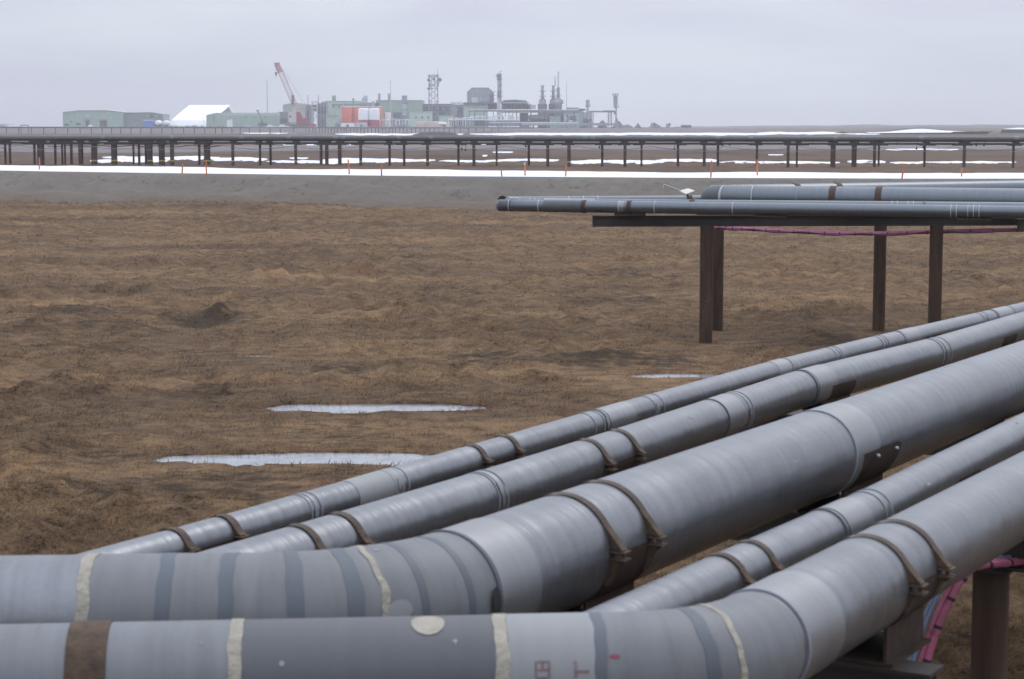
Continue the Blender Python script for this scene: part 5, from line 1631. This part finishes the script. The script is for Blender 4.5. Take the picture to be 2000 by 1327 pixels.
t = block('long grey module stretching behind the telecom tower', 826.5, 884, 204, 1512, 20, M['plantgrey'], roof=M['plantdark'])
for v in (209, 216, 222): plate(t, 'walkway', M['plantdark'], 826.5, 884, v, v + 1.2, 1512, -.8)
for k, u in enumerate(range(829, 882, 6)): plate(t, 'panel', M['plantdark'] if k % 2 else M['greengrey'], u, u + 4.2, 210.5, 215.5, 1512, -.4)
for u, v in ((846, 206), (867.4, 214), (872.4, 222)): plate(t, 'lamp', M['lamp'], u, u + 1.5, v, v + 1.3, 1511, -.8)
t = block('pale green strip cabin in front of the grey module', 858, 885, 226.5, 1470, 8, M['green2'])
t = block('pipe crowded dark module left of the chamfered turbine house', 880, 906, 206, 1485, 12, M['plantgrey'], roof=M['plantdark'])
mb = MB()
for k in range(6):
    u = 882 + k * 4
    mb.tube([at_y(u, 206, 1484), at_y(u, 200 + (k % 3), 1484), at_y(u + 3, 199 + (k % 2) * 2, 1484), at_y(u + 4, 206, 1484)], .5, 6)
mb.build('roof_piping', M['plantlight'], t)
plate(t, 'cladding', M['greengrey'], 880.5, 893, 218, 229, 1485); plate(t, 'opening', M['plantdark'], 893, 905, 210, 228, 1485)
for u, v in ((889, 208.5), (896, 206), (893, 214), (903, 209), (885, 212)): plate(t, 'lamp', M['lamp'], u, u + 1.2, v, v + 1.1, 1484, -.6)

# telecom tower
DT = 1500.0
t = thing('telecom_tower', 'lattice telecom tower with round dishes and a whip antenna', 'tower', base(847, DT))
mb = MB()
xw = S(9.5, DT); cx = X(847.2, DT)
leg = []
for a in (0, 1, 2, 3):
    sx_, sy_ = (-1, 1)[a % 2], (-1, 1)[a // 2]
    b0 = Vector((cx + sx_ * xw * 1.03, DT + 4 + sy_ * 3.4, PADZ)); b1 = Vector((cx + sx_ * xw * .80, DT + 4 + sy_ * 2.8, Zv(147, DT)))
    mb.bar(b0, b1, .55); leg.append((b0, b1))
for k in range(8):
    q0, q1 = k / 8, (k + 1) / 8
    for i, j in ((0, 1), (1, 3), (3, 2), (2, 0)):
        A_ = leg[i][0].lerp(leg[i][1], q0); B_ = leg[j][0].lerp(leg[j][1], q1); C_ = leg[j][0].lerp(leg[j][1], q0)
        mb.bar(A_, B_, .26); mb.bar(A_, C_, .24); mb.bar(C_, leg[i][0].lerp(leg[i][1], q1), .22)
for q in (-.35, .3): mb.bar((cx + q * xw, DT + 3, PADZ), (cx + q * xw, DT + 3, Zv(150, DT)), .3)
mb.build('frame', M['plantgrey'], t)
mb = MB()
for v in (147, 150.5, 164, 168): fb(mb, 837.3, 858.3, v, v + .7, DT, 8)
for k in range(9): fb(mb, 837.5 + k * 2.4, 838.5 + k * 2.4, 146, 151, DT, .4, -.4)
mb.build('platform', M['plantgrey'], t)
for u, v, rpx, sq in ((837.5, 156.8, 3.1, 1), (847.8, 155.6, 2.5, 1), (856.8, 156.4, 4.0, .75), (857, 162.2, 1.6, 1), (838.8, 173.4, 2.2, .8), (843.8, 173.6, 1.6, 1), (840, 166.5, 1.6, 1), (855.4, 166.5, 1.7, 1)):
    mb = MB(); c = Vector(at_y(u, v, DT - 1)); d_ = Vector((.0 if sq == 1 else (.6 if u > 847 else -.6), -1, 0)).normalized()
    mb.cyl(c, c + d_ * 1.4, S(rpx, DT) * .55, S(rpx, DT), n=18); mb.cyl(c + d_ * 1.4, c + d_ * 1.7, S(rpx, DT), n=18); mb.build('dish', M['plantdark'], t)
mb = MB(); pole(mb, 855.8, 132.5, 147, DT, .2, .08); pole(mb, 847, 144, 147, DT, .15); pole(mb, 840, 144.6, 147, DT, .12); mb.build('whip_antenna', M['plantgrey'], t)

# turbine house (chamfered) on lower green module
D = 1485.0
t = thing('turbine_house', 'tall chamfered grey house on top of a pale green module', 'building', base(938, D))
fprism(MB(), [(913, 201), (964.5, 201), (964.5, 180), (955, 172.3), (921.5, 172.3), (913, 179.5)], D, 18).build('upper_wall', M['plantgrey'], t)
plate(t, 'panel', M['plantlight'], 922, 934, 191, 200.5, D, -.2); plate(t, 'panel', M['plantdark'], 956, 964.8, 183, 200, D, -.5)
plate(t, 'panel', M['greengrey'], 914, 921, 180, 190, D, -.2)
fb(MB(), 921, 955.5, 171.6, 172.6, D, 18.4, -.2).build('roof', M['plantdark'], t)
fb(MB(), 906, 970, 200.6, 203.2, D, 22, -3).build('deck', M['plantdark'], t)
fb(MB(), 906, 953, 203.2, None, D, 16).build('lower_wall', M['green2'], t)
fb(MB(), 953, 972, 203.2, 214, D, 14, 1).build('engine', M['plantdark'], t)
mb = MB()
for v in (179, 186, 193): fb(mb, 911.6, 913, v, v + .5, D, 10); fb(mb, 964.5, 968, v, v + .5, D, 8)
mb.build('walkway', M['plantdark'], t)
for u, v in ((938, 193.6), (947, 193.6), (957, 183.7), (971, 191)): plate(t, 'lamp', M['lamp'], u, u + 1.3, v, v + 1.2, D, -.8)
# column
D = 1478.0
t = thing('distillation_column', 'tall slender process column ringed with small platforms', 'column', base(974.6, D))
c = (X(974.4, D), D + 2, 0)
mb = MB(); mb.lathe(c, [(S(3.9), PADZ), (S(3.9), Zv(185, D)), (S(3.2), Zv(182, D)), (S(3.2), Zv(150, D)), (S(3.9), Zv(147.5, D)), (S(3.4), Zv(144, D)), (S(1.6), Zv(142, D))], 18); mb.build('shell', M['plantlight'], t)
mb = MB()
for v, a, b in ((148, 969, 980), (155, 969.6, 981), (167.5, 973, 981), (180, 971, 981.6), (188, 971, 981.6), (150, 969, 973)): fb(mb, a, b, v, v + .8, D, 6, -1); fb(mb, a, b, v - 2.6, v - 2.2, D, 6, -1)
pole(mb, 978.6, 143, 202, D - 1, .35); mb.build('platform', M['plantdark'], t)
mb = MB(); mb.tube([at_y(974, 143, D), at_y(976, 140.6, D), at_y(981, 139, D)], .25, 6); mb.build('vent_arm', M['plantgrey'], t)
# pipe rack with coolers
D = 1482.0
t = thing('cooler_bank', 'dark air cooler bank on a steel frame right of the column', 'equipment', base(1008, D))
fprism(MB(), [(979, 204), (1031, 204), (1031, 200), (1026, 196.5), (1005, 195), (985, 196), (979, 199.5)], D, 16).build('cooler', M['plantdark'], t)
plate(t, 'deck', M['plantlight'], 979, 1034, 200.6, 202, D, -1.2)
mb = MB()
for u in range(980, 1037, 7): fb(mb, u, u + 1, 203, None, D, 14)
fb(mb, 979, 1036, 207, 208, D, 14); fb(mb, 979, 1036, 212, 213, D, 14); mb.build('frame', M['plantdark'], t)
fb(MB(), 980, 1035, 203.5, 213.6, D, 10, 3).build('machinery', M['plantgrey'], t)
plate(t, 'duct', M['plantlight'], 1037, 1046, 205, 213, D, 0)
for u, v in ((981, 208), (986, 208), (1004, 208), (1010, 191.6)): plate(t, 'lamp', M['lamp'], u, u + 1.2, v, v + 1.1, D, -1)
# heater stacks
for u, D, lab, wide in ((1059.2, 1476, 'grey heater stack with a forked top and conical foot', 0), (1080.2, 1478, 'grey heater stack crowding the foot of the tall chimney', 0)):
    t = thing('heater_stack', lab, 'stack', base(u, D), 'heater stacks')
    c = (X(u, D), D + 3, 0)
    mb = MB(); mb.lathe(c, [(S(7.2), Zv(215, D)), (S(7.2), Zv(196.5, D)), (S(2.9), Zv(191, D)), (S(2.5), Zv(168, D))], 16); mb.build('shell', M['plantgrey'], t)
    mb = MB()
    for s_ in (-1, 1): mb.cyl((c[0] + s_ * S(1.8), c[1], Zv(169.5, D)), (c[0] + s_ * S(2.4), c[1], Zv(166.5, D)), S(1.1), n=10)
    mb.build('forked_top', M['plantdark'], t)
    mb = MB()
    for v in (178.6, 189): fb(mb, u - 5.4, u + 5.6, v, v + .7, D, 7, -1); fb(mb, u - 5.4, u - 4.9, v - 3, v, D, 7, -1); fb(mb, u + 5.1, u + 5.6, v - 3, v, D, 7, -1)
    mb.build('walkway', M['plantdark'], t)
    mb = MB(); fb(mb, u - 9, u + 9, 203.4, None, D, 8); mb.build('heater_box', M['plantdark'], t)
    plate(t, 'lamp', M['lamp'], u + .6, u + 2, 196, 198, D, -.6)
D = 1472.0
t = thing('chimney', 'tallest pale chimney with a swollen stepped foot', 'chimney', base(1090, D))
c = (X(1090, D), D + 3, 0)
mb = MB(); mb.lathe(c, [(S(1.75), Zv(170, D)), (S(1.75), Zv(141, D)), (S(1.4), Zv(139.8, D))], 14); mb.build('flue', M['plantlight'], t)
mb = MB(); mb.lathe(c, [(S(7.2), PADZ), (S(7.2), Zv(204, D)), (S(10), Zv(202, D)), (S(8.5), Zv(197, D)), (S(3.4), Zv(190.5, D)), (S(2.9), Zv(174, D)), (S(2.9), Zv(171, D)), (S(1.8), Zv(169.6, D))], 18); mb.build('foot', M['plantgrey'], t)
mb = MB()
for v, a, b in ((173.8, 1084, 1094), (187, 1086, 1095), (196, 1096, 1101), (201, 1096, 1101)): fb(mb, a, b, v, v + .8, D, 6, -1)
pole(mb, 1083.6, 150, 168, D, .28); mb.build('walkway', M['plantdark'], t)

# long roofed pipe rack, vessels and pipe loops
D = 1455.0
t = thing('pipe_rack', 'long pipe rack with a snow white top and thin steel legs', 'pipe rack', base(1032, D))
fb(MB(), 916, 1140, 214.6, 215.8, D, 10).build('deck', M['whitepaint'], t)
mb = MB(); fb(mb, 916, 1132, 215.8, 218.2, D, 9, .5); fb(mb, 978, 1132, 219.4, 220.4, D, 8, 1); mb.build('girder', M['plantdark'], t)
fb(MB(), 976, 1132, 218.4, 219.4, D, 8, 1).build('pipes', M['whitepaint'], t)
mb = MB()
for u in (917, 927, 945, 963, 1009, 1037, 1063, 1099, 1120): fb(mb, u, u + 1.0, 217, 246, D, .5); fb(mb, u, u + 1.0, 217, 246, D, .5, 8)
mb.build('legs', M['plantdark'], t)
t = thing('rack_tower', 'broad steel tower legs where the pipe rack ends', 'tower', base(1133, D))
mb = MB(); fb(mb, 1131.5, 1137, 212.8, None, D, 6); mb.build('column', M['plantgrey'], t)
mb = MB(); fb(mb, 1130, 1143, 213, 216.5, D, 8); fb(mb, 1137.5, 1138.6, 216, None, D, .6); mb.build('head', M['plantdark'], t)
plate(t, 'snow_cap', M['whitepaint'], 1129, 1143, 212, 213, D, 0)
t = thing('building_box', 'lone pale flat shed roof behind the pipe rack end', 'building', base(1117, 1530))
fb(MB(), 1107, 1129.5, 211.2, None, 1530, 12).build('wall', M['green2'], t); fb(MB(), 1106.5, 1130, 210.4, 211.4, 1530, 13, -.5).build('roof', M['plantgrey'], t)
# green backdrop hall behind the rack
t = block('low pale green hall behind the pipe rack legs', 1061, 1131, 220.6, 1490, 14, M['green2'])
t = thing('process_module', 'dark blue grey enclosed module beneath the pipe rack', 'equipment', base(1024, 1466))
fb(MB(), 1016, 1031.5, 221, 240, 1466, 8).build('body', M['plantdark'], t); fb(MB(), 1015, 1033, 239.6, None, 1466, 9, -.5).build('plinth', M['plantgrey'], t)
# horizontal vessel
t = thing('pressure_vessel', 'long silver horizontal vessel under the pipe rack', 'vessel', base(1052, 1462))
c0, c1 = at_y(1034.5, 230, 1464), at_y(1069, 230, 1464)
mb = MB(); mb.tube([c0 + np.array([-1.2, 0, 0]), c0, c1, c1 + np.array([1.2, 0, 0])], [S(3), S(5.6), S(5.6), S(3)], 20); mb.build('shell', mat('vessel_silver', (.36, .36, .39), .35, .6, scale=.3), t)
mb = MB(); fb(mb, 1040, 1043, 234, None, 1463, 3); fb(mb, 1060, 1063, 234, None, 1463, 3); mb.build('saddle', M['plantdark'], t)
fb(MB(), 1031, 1071, 235.5, 239, 1462, 5, 1).build('base_frame', M['plantdark'], t)
t = block('small pale green cabin right of the silver vessel', 1073.5, 1096, 228, 1460, 7, M['green2'])
for u in (1076.5, 1083.5, 1093): plate(t, 'vent', M['greengrey'], u, u + 1.6, 231.5, 233.5, 1460)
t = thing('pump_skid', 'dark cluster of valves and pumps right of the small cabin', 'equipment', base(1102, 1458))
mb = MB()
for k in range(7):
    u = 1096 + k * 2.0; mb.tube([at_y(u, 243, 1458 + k % 3), at_y(u, 226 + (k * 37 % 9), 1458 + k % 3), at_y(u + 2.4, 224 + (k * 53 % 8), 1459)], .5, 6)
mb.build('piping', M['plantdark'], t)
mb = MB(); mb.lathe((X(1103, 1458), 1458, 0), [(.6, Zv(243, 1458)), (1.5, Zv(232, 1458)), (.5, Zv(222, 1458))], 10); mb.build('pump', M['plantlight'], t)
t = thing('pump_skid', 'dark round bodied compressor near the rack end', 'equipment', base(1119, 1458))
mb = MB(); mb.cyl(at_y(1113, 231, 1458), at_y(1125, 231, 1458), S(4.6), n=14); mb.cyl(at_y(1116, 237, 1458), at_y(1122, 237, 1458), S(2), n=10); mb.build('body', M['plantdark'], t)
fb(MB(), 1111, 1129, 237, 243, 1458, 3).build('base_frame', M['plantlight'], t)
fb(MB(), 1112, 1118, 235, 238.6, 1457, 1).build('valve', M['whitepaint'], t)
# pipe loops in front
def loop_bank(lab, u0, u1, step, v0, v1, D, m, r=.30, rows=1):
    t = thing('pipe_manifold', lab, 'pipework', base((u0 + u1) / 2, D))
    u = u0; k = 0
    while u < u1 - 1:
        mb = MB(); w_ = step * (.7 + .5 * random.random()); vt = v0 + random.uniform(0, 2.6)
        y = D + (k % 3) * 1.2
        mb.tube([at_y(u, v1, y), at_y(u, vt + 1.2, y), at_y(u + .5, vt + .2, y), at_y(u + 1.5, vt, y), at_y(u + w_, vt, y), at_y(u + w_ + 1, vt + .3, y), at_y(u + w_ + 1.4, vt + 1.4, y), at_y(u + w_ + 1.4, v1, y)], r, 7)
        mb.build('pipe_loop', m if k % 3 else M['whitepaint'], t)
        u += step; k += 1
    return t
loop_bank('pale looping pipework at the front left of the pipe rack', 876, 920, 4.6, 230, 246, 1440, M['plantlight'])
loop_bank('white piping loops below the snowy rack deck', 918, 956, 4.0, 226.5, 235, 1446, M['plantlight'], .26)
loop_bank('upper tangle of pale pipes left of the dark module', 956, 1014, 5.2, 226, 236, 1446, M['plantlight'], .26)
loop_bank('low grey pipework in front of the small cream tank', 736, 800, 6.2, 233, 245, 1438, M['plantlight'], .28)
t = thing('pipe_manifold', 'long level white header pipe in front of the dark modules', 'pipework', base(1010, 1438))
for v, a, b in ((235, 876, 960), (235.2, 968, 1014), (240.4, 956, 1131), (243, 1020, 1131)):
    mb = MB(); mb.cyl(at_y(a, v, 1438), at_y(b, v, 1438), .42, n=8); mb.build('header_pipe', M['plantlight'], t)
mb = MB()
for u in range(880, 1130, 9): fb(mb, u, u + .9, 236, 248, 1438, .5, .6)
mb.build('legs', M['plantdark'], t)
fb(MB(), 880, 1015, 236.6, 247, 1444, 6, 6).build('rear_skid', M['plantgrey'], t)  # long plain grey block set back behind the header pipes
mb = MB(); fb(mb, 928, 947, 236, 247, 1442, 6, 3); fb(mb, 885, 905, 236, 246, 1442, 5, 3); mb.build('pump_box', M['plantdark'], t)
fb(MB(), 1015, 1200, 240.8, 245.4, 1447, 5).build('low_skid', M['plantgrey'], t)
heap('reddish gravel bank in front of the long low cabin', 842, 40, 237.6, 1432, M['pinkgravel'], PADZ, flat=.6, seed=9)
t = thing('storage_tank', 'pale cylinder lying in front of the reddish gravel bank', 'tank', base(864, 1425))
mb = MB(); mb.cyl(at_y(857, 242, 1425), at_y(872, 242, 1425), S(2.3), n=12); mb.cyl(at_y(846, 243.4, 1425), at_y(848.6, 243.4, 1425), S(2.4), n=12); mb.build('shell', M['whitepaint'], t)
mb = MB(); fb(mb, 858, 871, 243.6, None, 1425, 1.6); mb.build('cradle', M['plantdark'], t)

# flare stacks and bridge
D = 1462.0
t = thing('relief_stack', 'short forked relief stack on a tank left of the flare', 'stack', base(1147, D))
mb = MB(); mb.lathe((X(1147, D), D + 2, 0), [(S(2.6), PADZ), (S(2.6), Zv(208, D))], 12); mb.build('shell', M['plantlight'], t)
mb = MB()
for k in (-1, 0, 1): mb.cyl((X(1147 + k * 2.2, D), D + 2, Zv(209, D)), (X(1147 + k * 2.5, D), D + 2, Zv(195.4, D)), S(.8), S(1.0), n=8)
mb.build('forked_top', M['plantdark'], t)
mb = MB(); fb(mb, 1142, 1152.5, 207.4, 208.2, D, 6); fb(mb, 1151.6, 1152, 203, 207.4, D, 5); mb.build('walkway', M['plantdark'], t)
t = thing('storage_tank', 'grey upright tank wrapped round the foot of the relief stack', 'tank', base(1148, D))
mb = MB(); mb.lathe((X(1148, D), D + 14, 0), [(S(10), PADZ), (S(10), Zv(219.6, D)), (S(9), Zv(219, D))], 20); mb.build('shell', M['plantgrey'], t)
mb = MB(); fb(mb, 1139, 1156, 233, 236.5, D, 5, -2)
for u in (1140, 1146, 1152, 1157): fb(mb, u, u + 1, 220 if u in (1152, 1157) else 236, None, D, 1, -2)
mb.build('frame', M['plantdark'], t)
t = thing('pipe_bridge', 'pipe bridge running out to the flare on a lattice trestle', 'bridge', base(1175, D))
mb = MB(); fb(mb, 1149, 1200, 217.4, 219.8, D, 3); fb(mb, 1172, 1200, 216.2, 217.4, D, 3); mb.build('span', M['plantdark'], t)
fb(MB(), 1153, 1200, 216.6, 217.4, D, 2.6, .2).build('pipes', M['plantlight'], t)
fb(MB(), 1170, 1176, 215.9, 217.6, D, 2.6, -.3).build('snow_cap', M['whitepaint'], t)
mb = MB()
for u in (1186.8, 1193): mb.bar((X(u, D), D + .5, PADZ), (X(u, D), D + .5, Zv(219, D)), .55); mb.bar((X(u, D), D + 3, PADZ), (X(u, D), D + 3, Zv(219, D)), .45)
for k in range(5):
    v0, v1 = 245 - k * 5.2, 245 - (k + 1) * 5.2
    mb.bar((X(1186.8, D), D + .5, Zv(v0, D)), (X(1193, D), D + .5, Zv(v1, D)), .25); mb.bar((X(1193, D), D + .5, Zv(v0, D)), (X(1186.8, D), D + .5, Zv(v1, D)), .25)
mb.build('trestle', M['plantdark'], t)
fb(MB(), 1186, 1188, 219, None, D, 1, -.6).build('leg', M['plantgrey'], t)
t = thing('flare_stack', 'flare stack with three curved pipes and a white trident head', 'stack', base(1202, D))
mb = MB(); mb.lathe((X(1202.4, D), D + 2, 0), [(S(2.0), PADZ), (S(1.8), Zv(208, D))], 12); mb.build('shell', M['plantlight'], t)
mb = MB()
for s_ in (-1, 0, 1): mb.tube([at_y(1202.2 + s_ * 1.2, 211, D + 1), at_y(1202.2 + s_ * 2.6, 204, D + 1), at_y(1202.2 + s_ * 2.8, 190, D + 1), at_y(1202.2 + s_ * 5, 183.6, D + 1)], .55, 8)
mb.build('riser', M['plantgrey'], t)
mb = MB(); fprism(mb, [(1198, 185.4), (1206.5, 185.4), (1207.4, 182.2), (1193, 182.2)], D, 1.5, 1); mb.build('flare_head', M['whitepaint'], t)
mb = MB(); fb(mb, 1197.6, 1207.4, 210, 210.9, D, 6, -1); fb(mb, 1207, 1207.4, 205.5, 210, D, 5, -1); fb(mb, 1198, 1201, 219, 223.6, D, 2, -1); mb.build('walkway', M['plantdark'], t)
mb = MB(); fprism(mb, [(1200, None), (1207, None), (1205.5, 232), (1201, 232)], D, 5); mb.build('base', M['plantgrey'], t)
heap('dark spoil heap sloping from the foot of the flare', 1208, 14, 236.5, 1468, M['brownheap'], PADZ, sharp=1.1, seed=3)
heap('low mound with shrubs between the trestle and the tank', 1177, 10, 236, 1480, M['brownheap'], PADZ, sharp=2, seed=4)
# spoil heaps, sheds and machines to the right
heap('small pointed gravel heap just right of the plant', 1246, 13, 240.6, 1500, M['brownheap'], 0, sharp=1.0, seed=6)
heap('wider gravel heap with machines on it right of the plant', 1280, 24, 241.5, 1500, M['brownheap'], 0, sharp=1.3, seed=7)
heap('low dark berm stretching right from the flare', 1224, 18, 244.4, 1490, M['brownheap'], 0, sharp=2.2, seed=12)
for u, v, lab in ((1273, 239, 'small pale machine on top of the wider gravel heap'), (1303, 240, 'small dark digger between the heap and the flat shed')):
    t = thing('earth_mover', lab, 'digger', (X(u, 1494), 1494, 0))
    mb = MB(); fb(mb, u - 3.5, u + 3.5, v + 2.6, 252, 1494, 3); mb.build('body', M['plantgrey'], t)
    mb = MB(); fb(mb, u - 2.5, u - 1, v, v + 2.6, 1494, 2); fb(mb, u + 1, u + 2.2, v, v + 2.6, 1494, 2); mb.build('cab', M['plantlight'], t)
    mb = MB(); c = at_y(u + 5, v + 3.4, 1494); mb.cyl(c, c + np.array([0, 2.5, 0]), S(2.4), n=12); mb.build('drum', M['plantdark'], t)
t = thing('shed', 'flat dark shed standing alone on the horizon right of the plant', 'building', (X(1339, 1500), 1500, 0))
fb(MB(), 1330, 1348.5, 245.2, 253, 1500, 10).build('wall', M['plantdark'], t); fb(MB(), 1329.5, 1349, 244.6, 245.2, 1500, 11, -.5).build('roof', M['plantgrey'], t)
# far left hints: pale van beyond, goal like frame
t = thing('pipe_portal', 'small portal frame above the far pipeline at the left edge', 'frame', (X(53, 1230), 1228, 0))
mb = MB(); 
for u in (46.5, 60.5): mb.bar((X(u, 1228), 1228, 0), (X(u, 1228), 1228, Zv(244.6, 1228)), .5)
mb.bar((X(46.2, 1228), 1228, Zv(245, 1228)), (X(60.8, 1228), 1228, Zv(245, 1228)), .5); mb.build('frame', M['plantdark'], t)
t = thing('helicopter', 'parked helicopter tail and rotor at the far left horizon', 'helicopter', (X(3, 1400), 1400, 0))
mb = MB(); mb.tube([at_y(-14, 246.5, 1400), at_y(-6, 245.5, 1400), at_y(2, 246.4, 1400), at_y(10, 246.2, 1400), at_y(16, 245.4, 1400)], [.8, 1.6, 1.2, .4, .25], 10); mb.build('body', M['plantgrey'], t)
mb = MB(); mb.bar(at_y(-16, 242.6, 1400), at_y(10, 243.4, 1400), .25); mb.bar(at_y(-4, 242.8, 1404), at_y(26, 243, 1396), .25); mb.bar(at_y(-5, 243, 1400), at_y(-5, 245.5, 1400), .4); mb.build('rotor', M['plantdark'], t)
mb = MB(); mb.bar((X(-10, 1400), 1400, 0), (X(-8, 1400), 1400, Zv(246, 1400)), .3); mb.bar((X(0, 1400), 1400, 0), (X(-2, 1400), 1400, Zv(246, 1400)), .3); mb.build('landing_gear', M['plantdark'], t)

# low far ridge with old snow on its flank at the right
def ridge(name, pts, D, dep, m):
    V = []
    n = len(pts)
    for u, v in pts: V.append((X(u, D), D - dep, -.5))
    for u, v in pts: V.append((X(u, D), D, Zv(v, D)))
    for u, v in pts: V.append((X(u, D), D + dep, -.5))
    F = [(i, i + 1, n + i + 1, n + i) for i in range(n - 1)] + [(n + i, n + i + 1, 2 * n + i + 1, 2 * n + i) for i in range(n - 1)]
    return sheet(name, m, V, F)
us = np.arange(1320, 2120, 6)
vv = 247.2 - 2.6 * np.clip((us - 1330) / 350, 0, 1) - 2.0 * (fbm(us / 60.0, us * 0, 4, 70) - .5) * 1.6
ridge('hills', list(zip(us, vv)), 2600, 420, mat('far_dark_tundra', (.07, .058, .058), .95, var=.3, scale=.02, stretch=(1, .3, 1)))
us = np.arange(1640, 1905, 5)
vv = 257.5 - 7.6 * np.exp(-((us - 1790) / 55.0) ** 2) - .8 * (fbm(us / 20.0, us * 0, 3, 72) - .5)
ridge('hills', list(zip(us, vv - .5)), 1260, 55, mat('snowy_knoll_tundra', (.06, .05, .05), .95, var=.3, scale=.1))
def drift(us, vt, vb, D):
    V = []; n = len(us)
    for u, b in zip(us, vb): V.append((X(u, D), D - 4, Zv(b, D)))
    for u, a, b in zip(us, vt, vb): V.append((X(u, D), D - 1, Zv((a * .6 + b * .4), D)))
    for u, a in zip(us, vt): V.append((X(u, D), D + 6, Zv(a, D)))
    for u, b in zip(us, vb): V.append((X(u, D), D + 12, -.5))
    F = [(k * n + i, k * n + i + 1, (k + 1) * n + i + 1, (k + 1) * n + i) for k in range(3) for i in range(n - 1)]
    sheet('snow', M['snow'], V, F)
us = np.linspace(1690, 1932, 60)
t_ = (us - 1690) / 242
drift(us, 258.6 - 6.8 * np.exp(-((us - 1795) / 48.0) ** 2) - 1.8 * np.clip((us - 1800) / 60, 0, 1) * (1 - t_ ** 6) + .5 * fbm(us / 9, us * 0, 3, 4), np.where(us < 1850, 260.2 - 1.5 * t_, 257.6 - 2 * (t_ - .66) * 1.2), 1195)
us = np.linspace(1956, 2060, 24)
drift(us, 252.4 - 2.6 * np.clip((us - 1956) / 30, 0, 1), 252.9 + 0 * us, 1330)
for i, a in enumerate([(1008, 1052, 252, 255.4), (1050, 1078, 252.8, 254), (1168, 1190, 252.2, 254), (1222, 1238, 252.4, 253.8), (880, 966, 254.2, 256.4), (1400, 1416, 252.6, 253.4), (1425, 1445, 252.4, 253.2)]):
    snow_patch(*a, zb=.4, thick=.6, seed=60 + i)

# ------------------------------------------------------------------ haze
hz = MB(); hz.span(-5200, 5200, -120, 4350, -3.5, 75)
hm = bpy.data.materials.new('thin_haze')
hm.use_nodes = True
N = hm.node_tree.nodes; N.remove(N['Principled BSDF'])
pv = N.new('ShaderNodeVolumePrincipled')
pv.inputs['Color'].default_value = (0.95, 0.96, 1.0, 1)
pv.inputs['Anisotropy'].default_value = 0.65
pv.inputs['Density'].default_value = 0.00021
hm.node_tree.links.new(pv.outputs[0], N['Material Output'].inputs['Volume'])
h = hz.build('haze', hm)
tag(h, 'thin pale haze over the whole plain', 'haze', kind='stuff')
for o in bpy.data.objects:
    if '_o' in o: del o['_o']
